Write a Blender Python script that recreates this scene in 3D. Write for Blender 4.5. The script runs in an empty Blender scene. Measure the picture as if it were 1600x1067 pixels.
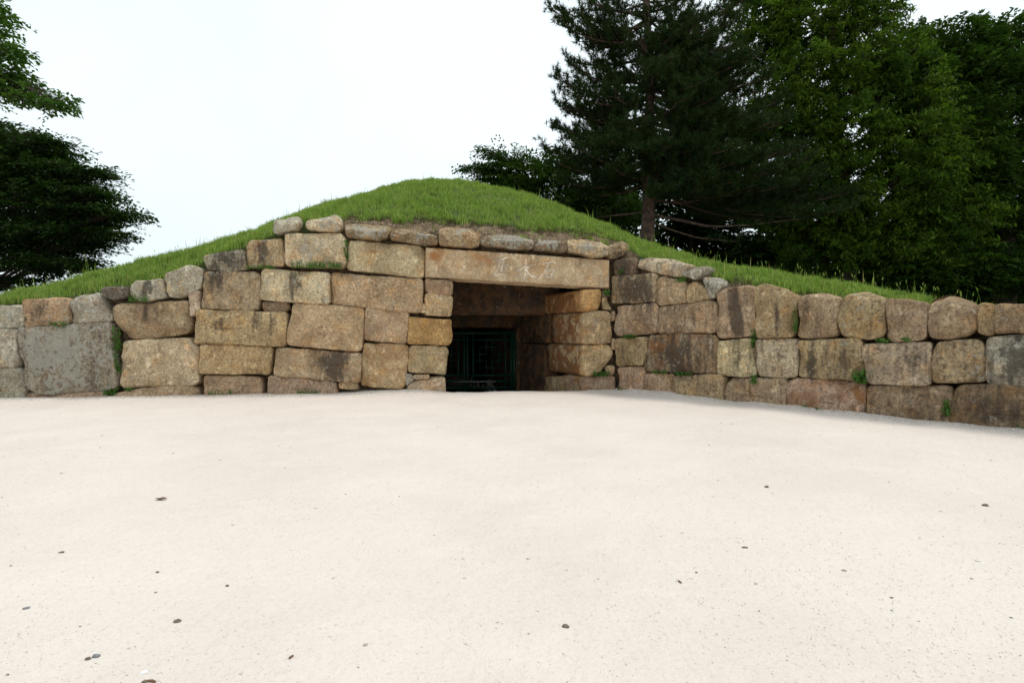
import bpy, math, random
import numpy as np
from mathutils import Vector

rng = np.random.default_rng(7)
random.seed(7)
scene = bpy.context.scene
col = scene.collection
R = math.radians

# ---------------------------------------------------------------- camera
F, CX, HZ, EYE = 800.0, 800.0, 520.0, 1.2        # focal length / horizon in photo pixels, eye height
cd = bpy.data.cameras.new('camera')
cam = bpy.data.objects.new('camera', cd); col.objects.link(cam)
cam.location = (0, 0, EYE); cam.rotation_euler = (R(90), 0, 0)
cd.sensor_width = 36; cd.lens = 18.0; cd.shift_y = -13.5 / 1600
cd.clip_start = 0.05; cd.clip_end = 2000
scene.camera = cam

# ---------------------------------------------------------------- sky and sun (bright overcast, sun high behind thin cloud)
SUN_EL, SUN_AZ = 66, 78         # azimuth clockwise from +Y
world = bpy.data.worlds.new('World'); scene.world = world; world.use_nodes = True
wn, wl = world.node_tree.nodes, world.node_tree.links
wn.clear()
w_out = wn.new('ShaderNodeOutputWorld'); w_bg = wn.new('ShaderNodeBackground')
w_bg.inputs['Strength'].default_value = 0.10
sky = wn.new('ShaderNodeTexSky'); sky.sky_type = 'NISHITA'; sky.sun_disc = False
sky.sun_elevation = R(SUN_EL); sky.sun_rotation = R(SUN_AZ)
sky.air_density = 1.0; sky.dust_density = 2.0
w_tc = wn.new('ShaderNodeTexCoord')
w_nz = wn.new('ShaderNodeTexNoise'); w_nz.inputs['Scale'].default_value = 1.7
w_nz.inputs['Detail'].default_value = 5; w_nz.inputs['Roughness'].default_value = 0.5
w_mr = wn.new('ShaderNodeMapRange')
w_mr.inputs['From Min'].default_value = 0.3; w_mr.inputs['From Max'].default_value = 0.6
w_mr.inputs['To Min'].default_value = 0.74; w_mr.inputs['To Max'].default_value = 0.96
w_mx = wn.new('ShaderNodeMix'); w_mx.data_type = 'RGBA'
w_mx.inputs['B'].default_value = (8.0, 8.9, 9.2, 1)
wl.new(w_tc.outputs['Generated'], w_nz.inputs['Vector'])
wl.new(w_nz.outputs['Fac'], w_mr.inputs['Value'])
wl.new(w_mr.outputs['Result'], w_mx.inputs['Factor'])
wl.new(sky.outputs['Color'], w_mx.inputs['A'])
wl.new(w_mx.outputs['Result'], w_bg.inputs['Color'])
wl.new(w_bg.outputs['Background'], w_out.inputs['Surface'])

sd = bpy.data.lights.new('sun', 'SUN'); sd.energy = 1.5; sd.angle = R(14); sd.color = (1.0, 0.95, 0.87)
sun = bpy.data.objects.new('sun', sd); col.objects.link(sun)
sdir = Vector((math.sin(R(SUN_AZ)) * math.cos(R(SUN_EL)), math.cos(R(SUN_AZ)) * math.cos(R(SUN_EL)), math.sin(R(SUN_EL))))
sun.rotation_euler = (-sdir).to_track_quat('-Z', 'Y').to_euler()
sun.location = (10, -10, 20)

vs = scene.view_settings
vs.view_transform = 'Standard'; vs.look = 'None'; vs.gamma = 1.0; vs.use_curve_mapping = False
vs.exposure = 0.36

# ---------------------------------------------------------------- helpers
def tag(o, label=None, cat=None, group=None, kind=None):
    for k, v in (('label', label), ('category', cat), ('group', group), ('kind', kind)):
        if v: o[k] = v
    return o

def empty(name, loc, label, cat, group=None):
    o = bpy.data.objects.new(name, None); o.empty_display_size = 0.2
    o.location = loc; col.objects.link(o)
    return tag(o, label, cat, group)

def mesh_obj(name, V, faces, mat, parent=None, smooth=True, origin=None, attrs=None):
    """V (n,3) world coordinates; faces: list of arrays (k,3)/(k,4) or list of tuples."""
    V = np.asarray(V, dtype=np.float64)
    if origin is None: origin = np.array([V[:, 0].mean(), V[:, 1].mean(), V[:, 2].min()])
    origin = np.asarray(origin, dtype=np.float64)
    me = bpy.data.meshes.new(name)
    loops, starts, n = [], [], 0
    if not isinstance(faces, list): faces = [faces]
    for f in faces:
        if isinstance(f, np.ndarray):
            k = f.shape[1]
            loops.append(f.ravel()); starts.append(n + k * np.arange(len(f))); n += f.size
        else:
            loops.append(np.array(f)); starts.append(np.array([n])); n += len(f)
    loops = np.concatenate(loops).astype(np.int32); starts = np.concatenate(starts).astype(np.int32)
    me.vertices.add(len(V)); me.vertices.foreach_set('co', (V - origin).astype(np.float32).ravel())
    me.loops.add(len(loops)); me.loops.foreach_set('vertex_index', loops)
    me.polygons.add(len(starts)); me.polygons.foreach_set('loop_start', starts)
    if smooth: me.polygons.foreach_set('use_smooth', np.ones(len(starts), dtype=bool))
    for an, arr in (attrs or {}).items():
        a = me.attributes.new(an, 'FLOAT_COLOR', 'POINT')
        c = np.ones((len(V), 4), dtype=np.float32); c[:, :3] = arr
        a.data.foreach_set('color', c.ravel())
    me.update(calc_edges=True); me.validate()
    me.materials.append(mat)
    o = bpy.data.objects.new(name, me); col.objects.link(o)
    if parent is not None:
        o.parent = parent; o.location = Vector(origin) - pworld(parent)
    else:
        o.location = Vector(origin)
    return o

def pworld(o):
    p = Vector(o.location)
    while o.parent: o = o.parent; p += o.location
    return p

def hash3(i, j, k):
    h = (i * 374761393 + j * 668265263 + k * 2147483647 + 1013904223) & 0xffffffff
    h = ((h ^ (h >> 13)) * 1274126177) & 0xffffffff
    h = ((h ^ (h >> 16)) * 2246822519) & 0xffffffff
    return ((h ^ (h >> 15)) & 0xffff) / 32767.5 - 1.0

def vnoise(P):
    P = np.atleast_2d(P); I = np.floor(P).astype(np.int64); f = P - I
    f = f * f * f * (f * (f * 6 - 15) + 10)
    r = 0
    for a in (0, 1):
        for b in (0, 1):
            for c in (0, 1):
                w = (f[:, 0] if a else 1 - f[:, 0]) * (f[:, 1] if b else 1 - f[:, 1]) * (f[:, 2] if c else 1 - f[:, 2])
                r = r + w * hash3(I[:, 0] + a, I[:, 1] + b, I[:, 2] + c)
    return r

def fbm(P, oct=3, gain=0.5):
    r, a = 0, 1.0
    for o in range(oct):
        r = r + a * vnoise(P * (2.03 ** o) + 17.3 * o); a *= gain
    return r

def unproj(px, py, Y):
    return np.array([(px - CX) / F * Y, Y, EYE + (HZ - py) / F * Y])

class Plane:
    def __init__(s, P0, d):
        s.P0 = np.array(P0, float); d = np.array(d, float); s.d = d / np.linalg.norm(d)
        s.n = np.array([-s.d[1], s.d[0]])            # horizontal, away from the viewer
    def hit(s, px, py):
        rx = (px - CX) / F
        t = (s.P0 @ s.n) / (rx * s.n[0] + s.n[1])
        return (rx * t - s.P0[0]) * s.d[0] + (t - s.P0[1]) * s.d[1], EYE + (HZ - py) / F * t
    def xyz(s, u, z, y=0.0):
        u, z = np.asarray(u, float), np.asarray(z, float); y = np.asarray(y, float) + 0 * u
        return np.stack([s.P0[0] + u * s.d[0] + y * s.n[0], s.P0[1] + u * s.d[1] + y * s.n[1], z + 0 * u], axis=-1)
    def shifted(s, dist):
        return Plane(s.P0 + s.n * dist, s.d)

def gp(px, py): return np.array([(px - CX) / F * (EYE * F / (py - HZ)), EYE * F / (py - HZ)])
A_, B_ = gp(40, 622), gp(960, 609)
FAC = Plane(A_, B_ - A_)                         # facade with the doorway
WING = Plane(B_, gp(1600, 674) - B_)             # splayed wing wall coming forward
def wall_depth(px):
    px = np.asarray(px, float); rx = (px - CX) / F
    tf = (FAC.P0 @ FAC.n) / (rx * FAC.n[0] + FAC.n[1])
    tw = (WING.P0 @ WING.n) / np.maximum(rx * WING.n[0] + WING.n[1], 1e-3)
    return np.where(px < 960, tf, tw)

# ---------------------------------------------------------------- materials
class NT:
    def __init__(s, name):
        s.m = bpy.data.materials.new(name); s.m.use_nodes = True
        s.t = s.m.node_tree; s.t.nodes.clear()
        s.out = s.n('ShaderNodeOutputMaterial')
        s.b = s.n('ShaderNodeBsdfPrincipled'); s.l(s.b.outputs[0], s.out.inputs['Surface'])
        s.b.inputs['Specular IOR Level'].default_value = 0.25
    def n(s, t, **kw):
        x = s.t.nodes.new(t)
        for k, v in kw.items(): setattr(x, k, v)
        return x
    def l(s, a, b): s.t.links.new(a, b)
    def noise(s, vec, scale, detail=3, rough=0.55, dist=0.0):
        x = s.n('ShaderNodeTexNoise'); x.inputs['Scale'].default_value = scale
        x.inputs['Detail'].default_value = detail; x.inputs['Roughness'].default_value = rough
        x.inputs['Distortion'].default_value = dist
        s.l(vec, x.inputs['Vector']); return x.outputs['Fac']
    def ramp(s, v, a, b, lo=0.0, hi=1.0):
        x = s.n('ShaderNodeMapRange'); x.interpolation_type = 'SMOOTHSTEP'
        for k, q in (('From Min', a), ('From Max', b), ('To Min', lo), ('To Max', hi)): x.inputs[k].default_value = q
        s.l(v, x.inputs['Value']); return x.outputs['Result']
    def math(s, op, a, b=None):
        x = s.n('ShaderNodeMath', operation=op)
        for i, q in enumerate((a, b)):
            if q is None: continue
            if isinstance(q, (int, float)): x.inputs[i].default_value = q
            else: s.l(q, x.inputs[i])
        return x.outputs[0]
    def mix(s, fac, a, b, blend='MIX'):
        x = s.n('ShaderNodeMix', data_type='RGBA', blend_type=blend)
        for k, q in (('Factor', fac), ('A', a), ('B', b)):
            i = x.inputs[k]
            if isinstance(q, (int, float)): i.default_value = q
            elif isinstance(q, tuple): i.default_value = (*q, 1)
            else: s.l(q, i)
        return x.outputs['Result']
    def mapping(s, vec, scale):
        x = s.n('ShaderNodeMapping'); x.inputs['Scale'].default_value = scale
        s.l(vec, x.inputs['Vector']); return x.outputs[0]
    def bump(s, h, strength, dist, prev=None):
        x = s.n('ShaderNodeBump'); x.inputs['Strength'].default_value = strength; x.inputs['Distance'].default_value = dist
        s.l(h, x.inputs['Height'])
        if prev is not None: s.l(prev, x.inputs['Normal'])
        return x.outputs['Normal']

def mat_stone(name='granite', bmp=1.0, mot=1.0):
    k = NT(name)
    geo = k.n('ShaderNodeNewGeometry'); oi = k.n('ShaderNodeObjectInfo')
    off = k.n('ShaderNodeVectorMath', operation='SCALE'); off.inputs[0].default_value = (37, 23, 11)
    k.l(oi.outputs['Random'], off.inputs['Scale'])
    add = k.n('ShaderNodeVectorMath', operation='ADD')
    k.l(geo.outputs['Position'], add.inputs[0]); k.l(off.outputs[0], add.inputs[1])
    v = add.outputs[0]
    tone = k.n('ShaderNodeAttribute', attribute_name='tone').outputs['Color']
    wear = k.n('ShaderNodeAttribute', attribute_name='wear').outputs['Color']
    sp = k.n('ShaderNodeSeparateColor'); k.l(wear, sp.inputs[0])
    lich, dark, rust = sp.outputs[0], sp.outputs[1], sp.outputs[2]
    # broad tonal drift and granite mottling
    c = k.mix(k.ramp(k.noise(v, 2.2, 3), 0.3, 0.7), tone, k.mix(1.0, tone, (0.60, 0.57, 0.55), 'MULTIPLY'))
    warm = k.ramp(k.noise(v, 3.6, 4, 0.6), 0.5, 0.72)
    c = k.mix(k.math('MULTIPLY', warm, 0.55), c, k.mix(1.0, tone, (1.12, 0.84, 0.55), 'MULTIPLY'))
    pale = k.ramp(k.noise(k.mapping(v, (1.3, 1.3, 1.0)), 5.5, 5, 0.65), 0.54, 0.7)
    c = k.mix(k.math('MULTIPLY', pale, 0.75), c, k.mix(1.0, tone, (1.42, 1.46, 1.52), 'MULTIPLY'))
    md = k.noise(v, 13, 6, 0.78)
    c = k.mix(k.ramp(md, 0.51, 0.70, 0, 0.75 * mot), c, k.mix(1.0, c, (0.44, 0.39, 0.35), 'MULTIPLY'))
    c = k.mix(k.ramp(md, 0.32, 0.47, 0.75, 0), c, k.mix(1.0, c, (1.36, 1.33, 1.28), 'MULTIPLY'))
    gr = k.noise(v, 30, 3, 0.75)
    c = k.mix(k.ramp(gr, 0.51, 0.64, 0, 0.72 * mot), c, k.mix(1.0, c, (0.42, 0.38, 0.35), 'MULTIPLY'))
    c = k.mix(k.ramp(gr, 0.34, 0.47, 0.8, 0), c, k.mix(1.0, c, (1.46, 1.44, 1.40), 'MULTIPLY'))
    # rust
    rm = k.ramp(k.noise(v, 4.5, 5, 0.6, 0.3), 0.40, 0.62)
    c = k.mix(k.math('MULTIPLY', k.math('MULTIPLY', rm, rust), 0.85), c, (0.34, 0.155, 0.055))
    # run-off streaks, stains, painted jamb shade: narrow vertical noise gated by the wear map
    st = k.noise(k.mapping(v, (1, 1, 0.13)), 13, 5, 0.62)
    bl = k.noise(v, 16, 5, 0.7)
    gate = k.math('ADD', k.math('MULTIPLY', st, 0.55), k.math('MULTIPLY', bl, 0.45))
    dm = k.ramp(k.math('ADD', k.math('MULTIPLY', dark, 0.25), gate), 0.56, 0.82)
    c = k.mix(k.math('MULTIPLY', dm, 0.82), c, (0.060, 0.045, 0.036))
    # grey lichen crust
    ln = k.math('ADD', k.math('MULTIPLY', k.noise(v, 17, 5, 0.62), 0.65), k.math('MULTIPLY', k.noise(v, 4.2, 2), 0.35))
    lm = k.ramp(k.math('ADD', k.math('MULTIPLY', lich, 0.17), ln), 0.615, 0.665)
    lc = k.mix(k.noise(v, 40, 2), (0.31, 0.29, 0.235), (0.57, 0.54, 0.46))
    c = k.mix(k.math('MULTIPLY', lm, 0.72), c, lc)
    k.l(c, k.b.inputs['Base Color'])
    k.b.inputs['Roughness'].default_value = 0.88
    b1 = k.bump(k.noise(v, 8, 5, 0.65), 1.0, 0.09 * bmp)
    b2 = k.bump(k.noise(v, 34, 4, 0.7), 1.0, 0.035 * bmp, b1)
    k.l(b2, k.b.inputs['Normal'])
    return k.m

def mat_simple(name, cols, scale, rough=0.85, bump=None, detail=4):
    k = NT(name); geo = k.n('ShaderNodeNewGeometry'); v = geo.outputs['Position']
    c = k.mix(k.ramp(k.noise(v, scale, detail, 0.65), 0.32, 0.68), cols[0], cols[1])
    k.l(c, k.b.inputs['Base Color']); k.b.inputs['Roughness'].default_value = rough
    if bump: k.l(k.bump(k.noise(v, bump[0], 4, 0.65), bump[1], bump[2]), k.b.inputs['Normal'])
    return k.m

def mat_leaf(name, c0, c1, c2, trans=0.25, spec=0.25, rough=0.5, scale=0.6):
    k = NT(name); geo = k.n('ShaderNodeNewGeometry')
    rnd = geo.outputs['Random Per Island']
    c = k.mix(rnd, c0, c1)
    c = k.mix(k.ramp(k.noise(geo.outputs['Position'], scale, 3), 0.42, 0.7), c, c2)
    k.l(c, k.b.inputs['Base Color']); k.b.inputs['Roughness'].default_value = rough
    k.b.inputs['Specular IOR Level'].default_value = spec
    tr = k.n('ShaderNodeBsdfTranslucent'); k.l(k.mix(1.0, c, (1.3, 1.5, 0.6), 'MULTIPLY'), tr.inputs['Color'])
    mx = k.n('ShaderNodeMixShader'); mx.inputs[0].default_value = trans
    k.l(k.b.outputs[0], mx.inputs[1]); k.l(tr.outputs[0], mx.inputs[2]); k.l(mx.outputs[0], k.out.inputs['Surface'])
    return k.m

def mat_sand():
    k = NT('sand'); v = k.n('ShaderNodeNewGeometry').outputs['Position']
    c = k.mix(k.ramp(k.noise(v, 0.55, 5, 0.6), 0.35, 0.68), (0.69, 0.615, 0.555), (0.635, 0.563, 0.508))
    sw = k.noise(k.mapping(v, (0.55, 1.1, 1)), 2.2, 6, 0.68, 0.6)
    c = k.mix(k.ramp(sw, 0.50, 0.72, 0, 0.4), c, (0.74, 0.66, 0.595))
    g1 = k.noise(v, 45, 3, 0.75); g2 = k.noise(v, 230, 2, 0.7)
    c = k.mix(k.ramp(g1, 0.5, 0.75, 0, 0.38), c, k.mix(1.0, c, (0.70, 0.68, 0.66), 'MULTIPLY'))
    c = k.mix(k.ramp(g2, 0.56, 0.74, 0, 0.50), c, k.mix(1.0, c, (0.56, 0.54, 0.52), 'MULTIPLY'))
    c = k.mix(k.ramp(g2, 0.26, 0.42, 0.4, 0), c, (0.78, 0.72, 0.66))
    sc = k.noise(k.mapping(v, (1, .6, 1)), 9, 5, 0.75, 1.2)
    c = k.mix(k.ramp(sc, 0.55, 0.75, 0, 0.28), c, (0.50, 0.43, 0.385))
    k.l(c, k.b.inputs['Base Color']); k.b.inputs['Roughness'].default_value = 0.95
    k.b.inputs['Specular IOR Level'].default_value = 0.1
    b = k.bump(k.noise(v, 7, 5, 0.65), 0.6, 0.035)
    b = k.bump(g1, 0.4, 0.012, b); b = k.bump(g2, 0.55, 0.004, b)
    k.l(b, k.b.inputs['Normal'])
    return k.m

def mat_mound():
    k = NT('turf_and_soil'); v = k.n('ShaderNodeNewGeometry').outputs['Position']
    a = k.n('ShaderNodeAttribute', attribute_name='soil').outputs['Color']
    sp = k.n('ShaderNodeSeparateColor'); k.l(a, sp.inputs[0])
    turf = k.mix(k.noise(v, 9, 4), (0.04, 0.062, 0.016), (0.085, 0.10, 0.032))
    soil = k.mix(k.ramp(k.noise(v, 7, 5, 0.7), 0.35, 0.65), (0.10, 0.066, 0.040), (0.27, 0.195, 0.12))
    f = k.ramp(k.math('ADD', sp.outputs[0], k.math('MULTIPLY', k.math('SUBTRACT', k.noise(v, 6, 4), 0.5), 0.9)), 0.35, 0.65)
    k.l(k.mix(f, turf, soil), k.b.inputs['Base Color']); k.b.inputs['Roughness'].default_value = 0.95
    k.l(k.bump(k.noise(v, 14, 5, 0.7), 0.9, 0.06), k.b.inputs['Normal'])
    return k.m

def mat_island(name, stops, rough=0.9):
    k = NT(name); rnd = k.n('ShaderNodeNewGeometry').outputs['Random Per Island']
    cr = k.n('ShaderNodeValToRGB'); k.l(rnd, cr.inputs[0])
    e = cr.color_ramp.elements
    while len(e) < len(stops): e.new(0.5)
    for x, (p, c) in zip(e, stops): x.position = p; x.color = (*c, 1)
    k.l(cr.outputs[0], k.b.inputs['Base Color']); k.b.inputs['Roughness'].default_value = rough
    return k.m

M_STONE = mat_stone()
M_LINTEL = mat_stone('dressed_granite', 0.3, 0.55)
M_SAND = mat_sand()
M_MOUND = mat_mound()
def mat_grass():
    k = NT('grass_blades'); geo = k.n('ShaderNodeNewGeometry'); v = geo.outputs['Position']
    cr = k.n('ShaderNodeValToRGB'); k.l(geo.outputs['Random Per Island'], cr.inputs[0]); e = cr.color_ramp.elements
    st = [(0, (0.10, 0.185, 0.030)), (.45, (0.21, 0.325, 0.060)), (.86, (0.38, 0.47, 0.13)), (.93, (0.33, 0.31, 0.13)), (1, (0.36, 0.29, 0.15))]
    while len(e) < len(st): e.new(.5)
    for x, (p, c) in zip(e, st): x.position = p; x.color = (*c, 1)
    c = k.mix(k.ramp(k.noise(v, 1.6, 4, .6), .45, .68, 0, .55), cr.outputs[0], (0.24, 0.31, 0.085))
    c = k.mix(k.ramp(k.noise(v, 3.1, 3, .6), .54, .7, 0, .6), c, (0.075, 0.145, 0.026))
    k.l(c, k.b.inputs['Base Color']); k.b.inputs['Roughness'].default_value = .6; k.b.inputs['Specular IOR Level'].default_value = .2
    tr = k.n('ShaderNodeBsdfTranslucent'); k.l(k.mix(1.0, c, (1.2, 1.35, .6), 'MULTIPLY'), tr.inputs['Color'])
    mx = k.n('ShaderNodeMixShader'); mx.inputs[0].default_value = .3
    k.l(k.b.outputs[0], mx.inputs[1]); k.l(tr.outputs[0], mx.inputs[2]); k.l(mx.outputs[0], k.out.inputs['Surface'])
    return k.m
M_GRASS = mat_grass()
M_DRY = mat_island('dry_grass', [(0, (0.07, 0.05, 0.032)), (0.6, (0.17, 0.125, 0.075)), (1, (0.09, 0.14, 0.03))])
M_BARK = mat_simple('bark', ((0.045, 0.034, 0.026), (0.11, 0.085, 0.065)), 9, 0.95, (14, 0.9, 0.05))
M_PINEBARK = mat_simple('pine_bark', ((0.05, 0.034, 0.026), (0.13, 0.085, 0.06)), 6, 0.95, (10, 1.0, 0.08))
M_GREEN = mat_simple('green_enamel', ((0.004, 0.034, 0.019), (0.006, 0.044, 0.025)), 5, 0.45)
M_STEEL = mat_simple('worn_steel', ((0.16, 0.16, 0.15), (0.26, 0.25, 0.23)), 20, 0.5)
M_PINE = mat_leaf('pine_needles', (0.013, 0.030, 0.008), (0.033, 0.056, 0.013), (0.018, 0.037, 0.010), 0.10, 0.08, 0.7)
M_ZELK = mat_leaf('zelkova_leaves', (0.018, 0.042, 0.011), (0.036, 0.072, 0.016), (0.025, 0.052, 0.013), 0.20, 0.08, 0.7)
M_NEAR = mat_leaf('elm_leaves', (0.035, 0.080, 0.016), (0.070, 0.135, 0.024), (0.045, 0.095, 0.02), 0.28, 0.08, 0.7)
M_CHEST = mat_leaf('chestnut_leaves', (0.018, 0.050, 0.006), (0.115, 0.185, 0.018), (0.026, 0.062, 0.008), 0.28, 0.08, 0.7, 0.4)
M_RIGHT = mat_leaf('broad_leaves', (0.02, 0.05, 0.009), (0.052, 0.1, 0.014), (0.028, 0.062, 0.011), 0.22, 0.08, 0.7, 0.4)
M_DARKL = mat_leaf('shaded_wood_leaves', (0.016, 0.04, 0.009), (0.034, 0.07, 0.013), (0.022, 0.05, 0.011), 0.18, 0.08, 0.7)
M_WEED = mat_leaf('weed_leaves', (0.05, 0.13, 0.02), (0.10, 0.21, 0.035), (0.07, 0.16, 0.025), 0.3, 0.2, 0.5, 8)
M_GRIT = mat_island('grit', [(0, (0.66, 0.62, 0.56)), (0.5, (0.55, 0.49, 0.43)), (0.9, (0.45, 0.40, 0.35)), (0.985, (0.24, 0.20, 0.17)), (1, (0.74, 0.72, 0.68))])
M_PEB = mat_simple('pebble_stone', ((0.10, 0.085, 0.07), (0.20, 0.165, 0.13)), 60, 0.8, (90, 0.5, 0.003))
M_PEBG = mat_simple('grey_pebble_stone', ((0.13, 0.135, 0.14), (0.24, 0.24, 0.24)), 60, 0.8, (90, 0.5, 0.003))
M_WHITE = mat_simple('white_chip', ((0.78, 0.78, 0.77), (0.85, 0.85, 0.84)), 60, 0.7)
M_DEAD = mat_simple('dead_leaf', ((0.10, 0.055, 0.035), (0.20, 0.115, 0.07)), 60, 0.8)

# ---------------------------------------------------------------- passage geometry (doorway runs back at a skew)
EXT = np.array([-0.405, 0.914]); EXT /= np.linalg.norm(EXT)
u910, _ = FAC.hit(910, 500); PR0 = FAC.xyz(u910, 0)[:2]
u705, _ = FAC.hit(704, 500); PL0 = FAC.xyz(u705, 0)[:2]
PASSR = Plane(PR0, -EXT)
GATE_S = 3.3
GATE = Plane(PR0 + EXT * GATE_S, FAC.d)

# ---------------------------------------------------------------- ground: one sheet of pale sand, sunk inside the doorway
def ground_z(X, Y):
    P = np.stack([X, Y, 0 * X], -1)
    z = 0.007 * fbm(P * 0.9, 3) + 0.006 * fbm(P * 3.1 + 5, 2)
    z = np.where((np.abs(X) < 20) & (Y < 16), z, 0 * z)
    dF = (X - FAC.P0[0]) * FAC.n[0] + (Y - FAC.P0[1]) * FAC.n[1]
    dW = (X - WING.P0[0]) * WING.n[0] + (Y - WING.P0[1]) * WING.n[1]
    uF = (X - FAC.P0[0]) * FAC.d[0] + (Y - FAC.P0[1]) * FAC.d[1]
    bank = 0.035 * np.exp(-np.maximum(-np.maximum(dW, np.where(uF < u705 - 0.1, dF, -9)), 0) / 0.28)
    z = z + bank * np.where(dW > dF, 1, .3) * (1 + 0.8 * vnoise(P * 2.3 + 3))
    z = z + 0.05 * np.exp(-((uF - (u705 - 0.9)) / 0.8) ** 2 - (np.minimum(dF, 0) / 0.5) ** 2)
    # sunken passage floor between the side walls
    rel = np.stack([X - PL0[0], Y - PL0[1]], -1)
    wdt = (PR0 - PL0) @ np.array([EXT[1], -EXT[0]])
    lat = rel[..., 0] * EXT[1] - rel[..., 1] * EXT[0]
    lip = dF + 0.05 * vnoise(P * 4.0 + 9)
    t = np.clip((lip + 0.06) / 0.75, 0, 1); t = t * t * (3 - 2 * t)
    ins = np.clip((lat + 0.15) / 0.1, 0, 1) * np.clip((wdt + 0.15 - lat) / 0.1, 0, 1)
    return z - 0.62 * t * ins

far = np.geomspace(1, 400, 22)
xs = np.concatenate([-14 - far[::-1], np.arange(-14, 12.001, 0.085), 12 + far])
ys = np.concatenate([-6 - far[::-1], np.arange(-6, 1.0, 0.4), np.arange(1.0, 15.001, 0.085), 15 + far])
GX, GY = np.meshgrid(xs, ys)
GZ = ground_z(GX.ravel(), GY.ravel())
ni, nj = len(ys), len(xs)
idx = np.arange(ni * nj).reshape(ni, nj)
quads = np.stack([idx[:-1, :-1], idx[:-1, 1:], idx[1:, 1:], idx[1:, :-1]], -1).reshape(-1, 4)
g = mesh_obj('ground', np.stack([GX.ravel(), GY.ravel(), GZ], -1), quads, M_SAND, origin=(0, 0, 0))
tag(g, 'pale sandy forecourt in front of the stone walls', None, None, 'structure')

# ---------------------------------------------------------------- mound (turf over the vault, earth face behind the stones)
def curve(pts):
    pts = np.array(pts, float)
    return lambda p: np.interp(p, pts[:, 0], pts[:, 1])
y_low = curve([(-600, 492), (-200, 484), (0, 478), (60, 470), (110, 466), (155, 456), (200, 448), (255, 438), (312, 416), (330, 400), (378, 388), (430, 366), (470, 350),
               (530, 346), (600, 355), (690, 366), (760, 372), (850, 380), (950, 386), (985, 392), (1000, 402), (1080, 418), (1128, 448), (1170, 450), (1240, 462), (1300, 467),
               (1380, 470), (1450, 480), (1490, 490), (1600, 494), (1800, 494), (2600, 498)])
y_sil = curve([(-600, 488), (-200, 478), (0, 470), (60, 457), (110, 444), (160, 430), (220, 414), (300, 397), (350, 381), (400, 364), (450, 345), (500, 326), (560, 309),
               (600, 297), (640, 288), (680, 284.5), (715, 286), (760, 293), (820, 307), (880, 327), (950, 357), (1000, 379), (1050, 397), (1100, 411), (1150, 423),
               (1220, 434), (1300, 447), (1380, 461), (1450, 475), (1490, 487), (1600, 491), (1800, 492), (2600, 496)])
d_crest = curve([(-600, 1.0), (-200, 1.2), (0, 1.3), (200, 1.7), (350, 2.3), (450, 3.0), (560, 4.0), (690, 5.0), (800, 4.4), (900, 3.2), (1000, 2.0), (1100, 1.5),
                 (1300, 1.2), (1500, 0.8), (1700, 0.8), (2600, 0.8)])
BACK = 0.20                                     # earth face stands this far behind the stone faces
def mound_pt(p, t):
    """t in [0,1] face-top to crest; >1 metres beyond the crest. returns x,y,z,screen-y"""
    p = np.asarray(p, float); t = np.asarray(t, float)
    Y0 = wall_depth(p) + BACK; Yc = wall_depth(p) + d_crest(p)
    el, ec = (HZ - y_low(p)) / F, (HZ - y_sil(p)) / F
    tt = np.clip(t, 0, 1); Y = Y0 + (Yc - Y0) * tt
    e = el + (ec - el) * (1 - (1 - tt) ** 1.8)
    s = np.maximum(t - 1, 0)
    Yb = Y + s
    z = EYE + e * Y + np.where(s > 0, ec * s - 0.10 * s * s, 0)
    zmin = 0.75
    z = np.where(s > 0, np.where(z < zmin, zmin, z), z)
    z = np.where(s > 14, zmin, z)
    return (p - CX) / F * Yb, Yb, z, HZ - (z - EYE) / Yb * F
ps = np.concatenate([np.arange(-1000, -120, 60), np.arange(-120, 1700, 6), np.arange(1700, 2600, 60)])
ps = np.unique(np.concatenate([ps, [669.0, 914.0]]))
ts = np.concatenate([np.linspace(0, 1, 34), 1 + np.array([0.1, 0.25, 0.5, 0.8, 1.2, 1.7, 2.3, 3, 4, 5, 6.5, 8, 10, 13, 17, 25, 40, 80, 200, 500])])
Pg, Tg = np.meshgrid(ps, ts)
mx, my, mz, msy = mound_pt(Pg.ravel(), Tg.ravel())
nzP = np.stack([mx, my, mz], -1)
near = np.clip(1 - (Tg.ravel() - 1) / 6, 0, 1) * np.clip(Tg.ravel() / 0.05, 0, 1)
mz = mz + near * (0.022 * fbm(nzP * 2.2, 3))
y_gr_c = curve([(-600, -6), (0, -6), (200, -6), (400, -5), (470, -8), (525, -8), (545, 11), (600, 12), (660, 18), (720, 20), (760, 17), (850, 19), (930, 19), (975, 10), (1000, -4), (1085, -4),
                (1110, 8), (1180, 6), (1250, 4), (1320, 0), (1400, -2), (2600, -4)])
def soil_mask(p, sy):
    return np.clip(((sy - (y_low(p) - 1.05 * y_gr_c(p))) / 8.0) * 0.5 + 0.5, 0, 1)
soil = soil_mask(Pg.ravel(), msy) * (Tg.ravel() < 0.9)
# bare-earth lip is rough and slumps forward over the stones
lipw = soil * np.clip(Tg.ravel() / 0.03, 0, 1)
mz += lipw * 0.05 * fbm(nzP * 5 + 3, 3)
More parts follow.
